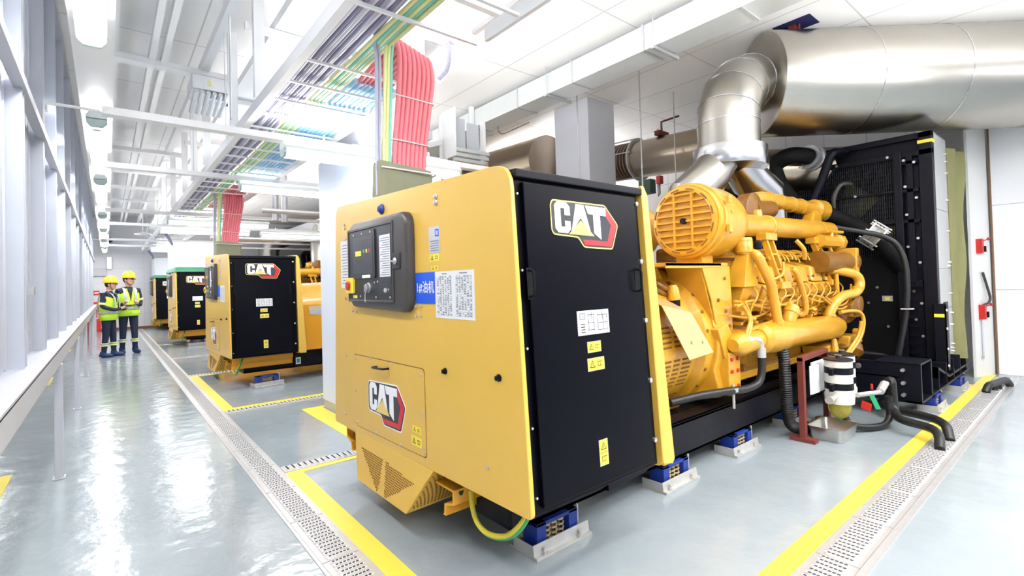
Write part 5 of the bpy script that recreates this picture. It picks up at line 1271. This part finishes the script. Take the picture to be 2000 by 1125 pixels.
# ------------------------------------------------------------------ ceiling clutter over the walkway
for k, (x, w_) in enumerate(((.10, .05), (.44, .06), (.56, .06), (.98, .09))):
    single(MB().box(x-w_/2, x+w_/2, -1, 25.2, 4.25, 4.37), 'ceiling_beam', 'white_steel', ('narrow white beam along the ceiling next to the partition side', 'left one of the pair of white beams along the middle of the walkway ceiling', 'right one of the pair of white beams along the middle of the walkway ceiling', 'wide white beam along the ceiling on the generator side')[k], 'beam', smooth=0)
for k, y in enumerate((3.6, 4.7, 7.1, 9.3, 11.7, 13.8, 16.0, 18.2, 20.4)):
    single(MB().box(.05, 1.25, y, y+.16, 4.20, 4.27), 'cross_beam', 'white_steel', '%s white cross beam under the walkway ceiling, counted from the near end' % ('first', 'second', 'third', 'fourth', 'fifth', 'sixth', 'seventh', 'eighth', 'ninth')[k], 'beam', smooth=0)
for k, y in enumerate((4.85, 6.05, 7.9, 9.2, 10.4, 12.4, 14.6, 17.0)):
    b = MB().box(1.06, 1.15, y, y+.012, 3.25, 4.35).box(1.06, 1.072, y+.013, y+.07, 3.25, 4.35).box(1.138, 1.15, y+.013, y+.07, 3.25, 4.35)
    single(b, 'hanger_post', 'white_steel', '%s white steel hanger post beside the cable tray, counted from the near end' % ('first', 'second', 'third', 'fourth', 'fifth', 'sixth', 'seventh', 'eighth')[k], 'post', smooth=0)
# upper trays on the posts
for x0, x1, z, lb in ((1.25, 1.75, 3.95, 'pale flat cable tray above the ladder tray, nearer to the walkway'),):
    b = MB().box(x0, x1, -2, 24, z, z+.008).box(x0, x0+.01, -2, 24, z+.009, z+.09).box(x1-.01, x1, -2, 24, z+.009, z+.09)
    single(b, 'flat_tray', 'white_steel', lb, 'cable tray', smooth=0)
for k, y in enumerate((4.9, 7.0, 9.4, 12.5, 15.5)):
    single(MB().box(1.0, 2.0, y, y+.05, 3.88, 3.945), 'tray_bracket', 'white_steel', '%s white bracket under the flat trays, counted from the near end' % ('first', 'second', 'third', 'fourth', 'fifth')[k], 'bracket', smooth=0)
t = thing('ceiling_unit', 'grey ventilation unit hanging over the walkway with a tiny yellow mark', 'unit', (1.0, 7.2, 3.75))
MB().box(.82, 1.28, 6.9, 7.4, 3.95, 4.12).build('unit_case', 'galvanised', t, smooth=0, bevel=.006)
b = MB()
for i in range(6): b.tube([(.86+.065*i, 6.9, 3.92), (.86+.065*i, 7.4, 3.80)], .025, 8)
b.build('coils', 'galvanised', t); MB().box(.98, 1.02, 6.895, 6.9, 4.0, 4.07).build('mark', 'cable_yellow', t, smooth=0)
single(MB().tube([(.98, 5.5, 3.2), (.98, 5.5, 4.35)], .009, 8).box(.96, 1.0, 5.48, 5.52, 4.33, 4.37), 'hanging_rod', 'galvanised', 'thin vertical rod hanging between the beams left of the tray', 'rod')
for k, (x, y, z) in enumerate(((6.2, 4.35, 2.0), (5.7, 5.15, 2.1), (7.35, 4.5, 2.2), (8.4, 3.9, 3.4))):
    single(MB().tube([(x, y, z), (x, y, CZ)], .010, 8), 'hanging_rod', 'bolt', ('steel rod hanging in front of the far white column', 'steel rod hanging left of the far white column', 'steel rod hanging before the bellows', 'short steel rod above the brown duct')[k], 'rod')
# rectangular air duct
t = thing('air_duct', 'pale rectangular air duct running under the ceiling above the nearest set', 'duct', (5.2, 8, 4.1))
dz = 4.22
for i in range(14):
    y = -1.2+1.16*i
    MB().box(5.0, 5.40, y, y+1.15, dz, dz+.30).build('duct_section', 'white_duct', t, smooth=0, bevel=.004)
b = MB()
for i in range(15):
    y = -1.2+1.16*i; b.box(4.985, 5.415, y-.02, y+.01, dz-.012, dz+.31)
b.build('duct_joints', 'galvanised', t, smooth=0)
for k, y in enumerate((1.3, 3.25, 5.05, 7.0)):
    b = MB().box(4.94, 5.47, y, y+.04, dz-.05, dz-.015).tube([(4.96, y+.02, dz-.05), (4.96, y+.02, CZ)], .007, 6).tube([(5.45, y+.02, dz-.05), (5.45, y+.02, CZ)], .007, 6)
    b.build('duct_hanger', 'galvanised', t, smooth=0)
# conduits on the ceiling
for k, x in enumerate((3.18, 3.24, 3.30)):
    single(MB().tube([(x, -3, 4.32), (x, 24, 4.32)], .022, 8), 'ceiling_conduit', 'white_steel', ('left', 'middle', 'right')[k]+' one of three white conduits running side by side under the ceiling', 'conduit')
single(MB().tube(smoothpath([(3.15, 4.75, 4.28), (2.98, 4.6, 4.20), (2.92, 4.48, 4.02), (2.88, 4.48, 3.82), (2.78, 4.5, 3.68)], 22), [(.030 if i % 2 else .024) for i in range(89)], 10), 'flexible_conduit', 'cable_grey', 'grey ribbed flexible conduit hanging right of the red cables', 'conduit', smooth=60)
single(MB().box(2.2, 2.24, -1, 3.05, 3.42, 3.46).box(1.0, 2.3, 2.62, 2.67, 3.36, 3.40), 'tray_support', 'white_steel', 'white bar crossing just above the top of the red cables', 'bar', smooth=0)
# white trunking and panels above the second column
t = thing('cable_riser_cabinet', 'white vertical cable riser panels between the red cables and the far column', 'trunking', (4.2, 6.0, 3.2))
MB().box(3.98, 4.00, 6.0, 6.35, 3.38, 4.10).box(3.93, 4.06, 6.34, 6.36, 3.38, 4.05).build('riser_side', 'white_steel', t, smooth=0)
MB().box(4.06, 4.30, 6.2, 6.22, 3.55, 4.02).box(4.34, 4.56, 6.2, 6.22, 3.52, 3.98).build('riser_front', 'white_box', t, smooth=0)
MB().box(4.57, 4.62, 6.1, 6.18, 3.2, 4.02).box(4.50, 4.55, 6.3, 6.36, 4.0, 4.3).build('riser_post', 'white_steel', t, smooth=0)
b = MB()
for i in range(3): b.box(4.0, 4.62, 6.05-.02*i, 6.10-.02*i, 3.32+.07*i, 3.37+.07*i)
b.build('riser_rails', 'white_duct', t, smooth=0)
MB().box(4.55, 4.58, 6.0, 6.02, 3.28, 3.34).build('mark', 'orange_paint', t, smooth=0)
b = MB().hull([(3.4, 6.5, 3.60), (3.9, 6.5, 3.72), (3.9, 6.5, 3.86), (3.4, 6.5, 3.74)], [(3.4, 6.9, 3.60), (3.9, 6.9, 3.72), (3.9, 6.9, 3.86), (3.4, 6.9, 3.74)]).hull([(3.5, 6.3, 3.44), (3.95, 6.3, 3.60), (3.95, 6.3, 3.68), (3.5, 6.3, 3.52)], [(3.5, 6.7, 3.44), (3.95, 6.7, 3.60), (3.95, 6.7, 3.68), (3.5, 6.7, 3.52)])
single(b, 'slanted_trunking', 'white_duct', 'two slanted white trunking pieces right of the red cables', 'trunking', smooth=0, bevel=.004)
single(MB().tube(smoothpath([(6.0, 6.6, 4.40), (5.5, 6.6, 4.14), (5.35, 6.6, 4.08), (5.28, 6.6, 4.12), (5.27, 6.6, 4.2)], 6), .008, 6), 'bent_wire', 'bellows_brown', 'thin dark bent wire under the ceiling left of the far column', 'wire')
# large white duct high on the left of the conduits, pipes and ducts beyond
single(MB().box(5.4, 6.2, 9.5, 22, 3.35, 3.75), 'far_duct', 'galvanised', 'grey rectangular duct far back above the second set', 'duct', smooth=0, bevel=.01)
for k, (x0, x1, y, z) in enumerate(((2.3, 7.5, 10.2, 3.0), (2.3, 7.5, 16.2, 3.0), (2.2, 9.0, 11.0, 3.5))):
    single(MB().tube([(x0, y, z), (x1, y, z)], .05, 10), 'service_pipe', 'galvanised', ('lower grey pipe crossing behind the second set', 'distant grey pipe crossing before the far wall', 'upper grey pipe crossing behind the second set')[k], 'pipe')
for k, (x, y) in enumerate(((2.9, 11.6), (3.15, 11.8))):
    single(MB().tube([(x, y, 3.0), (x, y, CZ)], .07, 12), 'service_pipe', 'galvanised', ('left', 'right')[k]+' vertical grey pipe behind the red cables of the second set', 'pipe')
# exhaust parts of set two seen far back
for k, dy in enumerate(SP):
    n_ = ('second', 'third', 'farthest')[k]
    single(MB().tube(bendpath([(5.66, 2.76+dy, 2.25), (5.66, 2.76+dy, 3.5), (6.6, 2.79+dy, 3.95), (9.6, 2.8+dy if k < 2 else 2.7+dy, 3.95)], .5), .42, 24), 'exhaust_riser', 'steel', 'steel exhaust pipe rising behind the %s cabinet' % n_, 'exhaust pipe', smooth=40)

# ------------------------------------------------------------------ far wall fittings
t = thing('fire_cabinet', 'red fire extinguisher cabinet with a glass door standing at the far wall', 'cabinet', (-.40, 25.2, 0))
MB().box(-.62, -.20, 25.10, 25.36, .0, 1.0).build('cabinet_body', 'red', t, smooth=0, bevel=.01)
MB().box(-.52, -.28, 25.09, 25.10, .50, .88).mi(1).box(-.50, -.30, 25.085, 25.092, .53, .85).build('cabinet_window', ['white_print', 'logo_red'], t, smooth=0)
single(MB().box(-.42, -.28, 25.05, 25.35, 1.02, 1.16), 'alarm_box', 'red', 'small red box on top of the fire cabinet', 'box', smooth=0, bevel=.01)
single(MB().box(-.42, -.24, 25.38, 25.4, 1.42, 1.60).mi(1).box(-.40, -.26, 25.375, 25.38, 1.49, 1.54), 'wall_sign', ['red', 'white_print'], 'small red safety sign on the far wall above the fire cabinet', 'sign', smooth=0)
single(MB().box(-.44, -.02, 25.3, 25.4, 2.18, 2.50), 'wall_box', 'white_box', 'white flat box on the far wall behind the workers', 'box', smooth=0, bevel=.01)
single(MB().box(.0, .16, 25.28, 25.4, 2.45, 2.95), 'wall_panel_box', 'galvanised', 'tall grey switch box on the far wall beside the left helmet', 'box', smooth=0, bevel=.01)
single(MB().sphere((.10, 25.15, 3.60), .10, 12).tube([(.10, 25.15, 3.65), (.10, 25.4, 3.72)], .03, 8), 'security_camera', 'dark_plastic', 'dark dome security camera on the far wall', 'camera')
for k, (x, y) in enumerate(((.95, 20.5), (1.6, 23.2))):
    single(MB().lathe((x, y, 3.42), (0, 0, 1), [(0, .22), (.03, .24), (.08, .10), (.12, .02)], 20).tube([(x, y, 3.5), (x, y, CZ)], .012, 6), 'heat_detector', 'galvanised', ('grey round fitting hanging above the workers', 'grey round fitting hanging near the far wall')[k], 'detector')
single(MB().tube([(-.4, 24.4, 3.58), (6, 24.4, 3.58)], .035, 8), 'service_pipe', 'galvanised', 'grey pipe running across in front of the far wall', 'pipe')
# ------------------------------------------------------------------ the two workers
def skin_mesh(name, joints, edges, parent, mats, sub=2, root=0, assign=None):
    me = bpy.data.meshes.new(name); o0 = root_loc(parent)
    me.from_pydata([tuple(Vector(p[:3])-o0) for p in joints], edges, [])
    o = bpy.data.objects.new(name, me); COL.objects.link(o)
    sk = o.modifiers.new('skin', 'SKIN'); sk.use_smooth_shade = True
    for i, p in enumerate(joints):
        r = p[3] if len(p) < 5 else (p[3], p[4])
        me.skin_vertices[0].data[i].radius = (r, r) if not isinstance(r, tuple) else r
        me.skin_vertices[0].data[i].use_root = (i == root)
    sb = o.modifiers.new('sub', 'SUBSURF'); sb.levels = sub; sb.render_levels = sub
    bpy.context.view_layer.update()
    dg = bpy.context.evaluated_depsgraph_get()
    m2 = bpy.data.meshes.new_from_object(o.evaluated_get(dg)); bpy.data.objects.remove(o)
    m2.name = name
    for m in mats: m2.materials.append(MATS[m]) if len(m2.materials) < len(mats) else None
    m2.materials.clear()
    for m in mats: m2.materials.append(MATS[m])
    for p in m2.polygons:
        p.use_smooth = True
        if assign: p.material_index = assign(p.center+o0)
    o = bpy.data.objects.new(name, m2); COL.objects.link(o)
    if parent: o.parent = parent
    return o

def worker(px, py, H, facing, label, gaze, tablet_hand):
    """figure H tall (without helmet), facing = heading of the chest in radians (0 = +x)"""
    root = thing('person', label, 'person', (px, py, 0), 'workers in yellow helmets')
    k = H/1.75
    fx, fy = cos(facing), sin(facing); sx, sy = -sin(facing), cos(facing)      # forward, left
    def P(f, s, z, r): return (px+(f*fx+s*sx)*k, py+(f*fy+s*sy)*k, z*k, r*k)
    J = [P(0, 0, .98, .145), P(0, 0, 1.12, .135), P(.01, 0, 1.28, .16), P(.0, 0, 1.41, .15), P(.015, 0, 1.475, .062), P(.03, 0, 1.55, .058), P(.045, 0, 1.60, .085), P(.045, 0, 1.685, .088)]
    E_ = [(0, 1), (1, 2), (2, 3), (3, 4), (4, 5), (5, 6), (6, 7)]
    # legs
    for s, ff in ((1, .05), (-1, -.06)):
        b = len(J)
        J += [P(0, .09*s, .90, .105), P(.015+ff*.4, .10*s, .52, .072), P(ff*.9, .105*s, .12, .052), P(ff+.02, .11*s, .05, .045), P(ff+.15, .125*s, .035, .040)]
        E_ += [(0, b), (b, b+1), (b+1, b+2), (b+2, b+3), (b+3, b+4)]
    # arms: upper arms down, forearms forward holding the tablet
    hands = []
    for s in (1, -1):
        b = len(J)
        hx, hs, hz = tablet_hand[0 if s > 0 else 1]
        J += [P(0, .185*s, 1.41, .068), P(-.02, .235*s, 1.15, .052), P(hx*.62, .16*s+hs*.3, 1.07, .043), P(hx, hs, hz, .030), P(hx+.06, hs*.95, hz+.005, .032)]
        E_ += [(3, b), (b, b+1), (b+1, b+2), (b+2, b+3), (b+3, b+4)]
        hands.append(J[-1]); 
        # fingers and thumb
        for q, (o_, l) in enumerate(((-.024, .060), (-.008, .068), (.008, .066), (.023, .052))):
            c = len(J); J += [P(hx+.09, hs*.95+o_, hz+.004, .0085), P(hx+.09+l*.6, hs*.95+o_*1.1, hz+.0, .0075), P(hx+.09+l, hs*.95+o_*1.1, hz-.012, .006)]
            E_ += [(b+4, c), (c, c+1), (c+1, c+2)]
        c = len(J); sg = -s
        J += [P(hx+.05, hs*.95+.03*sg, hz+.018, .010), P(hx+.08, hs*.95+.04*sg, hz+.028, .008)]
        E_ += [(b+4, c), (c, c+1)]
    wz = [h for h in hands]
    def asg(c):
        if c.z > 1.50*k: return 1
        for h in hands:
            if (c-Vector(h[:3])).length < .115*k: return 1
        return 0
    body = skin_mesh('body', J, E_, root, ['navy', 'skin'], 2, 0, asg)
    # face
    g = facing+gaze; gx, gy = cos(g), sin(g); lx, ly = -sin(g), cos(g)
    hc = Vector(P(.045, 0, 1.645, 0)[:3])
    def Hd(f, s, z): return (hc.x+(f*gx+s*lx)*k, hc.y+(f*gy+s*ly)*k, hc.z+z*k)
    fm = MB().sphere(Hd(.02, 0, -.005), .098*k, 20, (.92, .86, 1.18)).sphere(Hd(.045, 0, -.075), .055*k, 14, (.9, .95, .75))
    fm.hull([Hd(.095, -.012, .02), Hd(.095, .012, .02), Hd(.10, .018, -.025), Hd(.10, -.018, -.025)], [Hd(.112, -.005, .015), Hd(.112, .005, .015), Hd(.132, .010, -.025), Hd(.132, -.010, -.025)])
    for s in (1, -1): fm.sphere(Hd(.0, .088*s, -.005), .026*k, 10, (.8, .5, 1.2))
    hd = fm.build('head', 'skin', root, smooth=60)
    MB().sphere(Hd(.112, -.034, .018), .010*k, 8).sphere(Hd(.112, .034, .018), .010*k, 8).build('eyes', 'ink_black', hd)
    MB().box(0, 0, 0, 0, 0, 0) if 0 else None
    mt = MB(); mt.hull([Hd(.105, -.022, -.062), Hd(.105, .022, -.062), Hd(.108, .018, -.070), Hd(.108, -.018, -.070)], [Hd(.112, -.022, -.062), Hd(.112, .022, -.062), Hd(.114, .018, -.070), Hd(.114, -.018, -.070)])
    mt.build('mouth', 'logo_red', hd, smooth=0)
    gl = MB()
    for s in (1, -1): gl.tube([Hd(.120, s*.034+.022*cos(a*PI/5), .018+.018*sin(a*PI/5)) for a in range(11)], .0028*k, 5)
    gl.tube([Hd(.12, -.012, .02), Hd(.12, .012, .02)], .0025*k, 5)
    for s in (1, -1): gl.tube([Hd(.118, .056*s, .02), Hd(.0, .088*s, .022)], .0025*k, 5)
    gl.build('glasses', 'ink_black', root)
    hr = MB().sphere(Hd(-.012, 0, .022), .102*k, 18, (.95, .93, 1.05)); hr.build('hair', 'hair', root, smooth=60)
    # helmet
    hm = MB(); rs = []
    for t_, rr in ((.0, 1.0), (.03, .99), (.07, .93), (.105, .76), (.128, .5), (.138, .22), (.140, .02)):
        rs.append([Hd(.005+.138*rr*cos(a*PI/12), .122*rr*sin(a*PI/12), .055+t_) for a in range(24)])
    hm.rings(rs)
    hm.rings([[Hd(.01+(.142+.035*max(0, cos(a*PI/12)))*cos(a*PI/12), .130*sin(a*PI/12), z) for a in range(24)] for z in (.048, .060)])
    hm.tube([Hd(.142*cos(a)*1.0, 0, .062+.142*sin(a)) for a in [PI*i/10 for i in range(11)]], .010*k, 6)
    hl = hm.build('helmet', 'helmet', root, smooth=50)
    MB().hull([Hd(.128, -.022, .10), Hd(.128, .022, .10), Hd(.118, .022, .125), Hd(.118, -.022, .125)], [Hd(.133, -.022, .10), Hd(.133, .022, .10), Hd(.124, .022, .125), Hd(.124, -.022, .125)]).build('helmet_mark', 'ink_black', hl, smooth=0)
    MB().tube([Hd(.02, .095, .05), Hd(.035, .08, -.06), Hd(.045, .03, -.118), Hd(.045, -.03, -.118), Hd(.035, -.08, -.06), Hd(.02, -.095, .05)], .005*k, 6).build('chin_strap', 'ink_black', root)
    # vest: rings around the torso
    rs = []
    for z, a_, b_, o_ in ((.84, .165, .215, 0), (.95, .160, .21, 0), (1.08, .155, .205, .0), (1.22, .160, .21, .008), (1.34, .150, .205, .008), (1.42, .120, .180, .0), (1.455, .080, .125, .0)):
        rs.append([P(o_+a_*cos(t*PI/14), b_*sin(t*PI/14), z, 0)[:3] for t in range(28)])
    vs = MB().rings(rs, cap=False).build('safety_vest', 'hivis', root, smooth=60)
    so = vs.modifiers.new('solid', 'SOLIDIFY'); so.thickness = .008
    def band(z0_, z1_, g_, m_, nm):
        rs = []
        for z in (z0_, z1_):
            aa = .166+.003+g_; bb = .216+.003+g_
            rs.append([P(aa*cos(t*PI/14), bb*sin(t*PI/14), z, 0)[:3] for t in range(28)])
        o = MB().rings(rs, cap=False).build(nm, m_, vs, smooth=60); s2 = o.modifiers.new('solid', 'SOLIDIFY'); s2.thickness = .003
    band(.98, 1.03, .002, 'reflective', 'vest_band')
    st = MB()
    for s in (1, -1):
        path = [P(.168, .10*s, .99, 0)[:3], P(.172, .10*s, 1.15, 0)[:3], P(.168, .098*s, 1.30, 0)[:3], P(.125, .105*s, 1.415, 0)[:3], P(.03, .10*s, 1.468, 0)[:3], P(-.10, .10*s, 1.43, 0)[:3], P(-.155, .10*s, 1.30, 0)[:3], P(-.165, .10*s, 1.0, 0)[:3]]
        w = Vector((sx, sy, 0))*.024*k; pp = smoothpath(path, 5)
        for a, c in zip(pp[:-1], pp[1:]):
            st.hull([a-w, a+w, c+w, c-w], [a-w+Vector((fx, fy, 0))*.006, a+w+Vector((fx, fy, 0))*.006, c+w+Vector((fx, fy, .3))*.006, c-w+Vector((fx, fy, .3))*.006])
    st.build('shoulder_stripe', 'reflective', vs, smooth=0)
    # open neck of the vest shows the dark shirt
    MB().hull([P(.150, -.001, 1.16, 0)[:3], P(.12, .055, 1.45, 0)[:3], P(.12, -.055, 1.45, 0)[:3]], [P(.178, 0, 1.17, 0)[:3], P(.150, .045, 1.43, 0)[:3], P(.150, -.045, 1.43, 0)[:3]]).build('shirt_front', 'navy', vs, smooth=0)
    # reflective leg and arm bands, shoe covers
    for s, ff in ((1, .05), (-1, -.06)):
        z = .285; f_ = ff*.62
        for zz, m_ in ((.255, 'reflect_yellow'), (.285, 'reflective'), (.300, 'reflect_yellow')):
            MB().lathe(P(f_, .103*s, zz, 0)[:3], (0, 0, 1), [(0, .060*k), (0, .0735*k), (.026*k, .0735*k), (.026*k, .060*k)], 18).build('leg_band', m_, root, smooth=40)
        MB().tube([P(ff-.07, .105*s, .045, 0)[:3], P(ff-.02, .108*s, .055, 0)[:3], P(ff+.06, .115*s, .048, 0)[:3], P(ff+.15, .125*s, .038, 0)[:3], P(ff+.195, .13*s, .033, 0)[:3]], [.035*k, .056*k, .052*k, .044*k, .026*k], 14).tube([P(ff-.01, .107*s, .05, 0)[:3], P(ff-.005, .106*s, .13, 0)[:3]], [.055*k, .060*k], 14).build('shoe_cover', 'shoe_cover', root, smooth=60)
    for s in (1, -1):
        i0 = [j for j in J if 1][18+0] if 0 else None
        a = Vector(P(-.012, .217*s, 1.235, 0)[:3]); c = Vector(P(-.02, .235*s, 1.15, 0)[:3]); d = c-a
        MB().lathe(a, d, [(0, .04*k), (0, .066*k), (.045*k, .066*k), (.045*k, .04*k)], 16).build('arm_band', 'reflect_yellow', root, smooth=40)
    return root, P
ra, PA = worker(.02, 14.90, 1.80, R(-25), 'left worker in a yellow helmet and bright vest, seen from the side holding a tablet', R(5), ((.36, .03, 1.14), (.34, -.08, 1.12)))
rb_, PB = worker(.40, 15.35, 1.92, R(-75), 'right worker in a yellow helmet and bright vest, taller, chest turned towards the walkway', R(35), ((.26, .05, 1.16), (.27, -.12, 1.17)))
tb = Vector(PA(.47, -.02, 1.13, 0)[:3])
single(MB().prism(rrect(tb.x-.13, tb.x+.14, tb.y-.09, tb.y+.09, .02), 'z', tb.z+.03, tb.z+.045), 'tablet', 'ink_black', 'dark tablet computer held between the two workers', 'tablet', smooth=0, bevel=.003)
# ------------------------------------------------------------------ camera and light
YAW, PITCH, ROLL, F_, CX, CY = .6838, .0172, .0275, 958.5, 989.94, 534.32
fw = Vector((sin(YAW)*cos(PITCH), cos(YAW)*cos(PITCH), sin(PITCH)))
r_ = Vector((cos(YAW), -sin(YAW), 0)); d_ = fw.cross(r_)
rr_ = r_*cos(ROLL)+d_*sin(ROLL); dd_ = d_*cos(ROLL)-r_*sin(ROLL)
cam = bpy.data.cameras.new('camera'); co = bpy.data.objects.new('camera', cam); COL.objects.link(co)
Mx = Matrix((( rr_.x, -dd_.x, -fw.x, 0), (rr_.y, -dd_.y, -fw.y, 0), (rr_.z, -dd_.z, -fw.z, 1.5), (0, 0, 0, 1)))
co.matrix_world = Mx
cam.sensor_width = 36; cam.lens = 36*F_/2000
cam.shift_x = (1000-CX)/2000; cam.shift_y = -(562.5-CY)/2000
cam.clip_start = .05
S.camera = co
w = bpy.data.worlds.new('world'); S.world = w; w.use_nodes = True
w.node_tree.nodes['Background'].inputs[0].default_value = (.9, .93, 1, 1); w.node_tree.nodes['Background'].inputs[1].default_value = .3
vs_ = S.view_settings; vs_.view_transform = 'Standard'; vs_.look = 'None'; vs_.gamma = 1; vs_.use_curve_mapping = False
vs_.exposure = 0.25
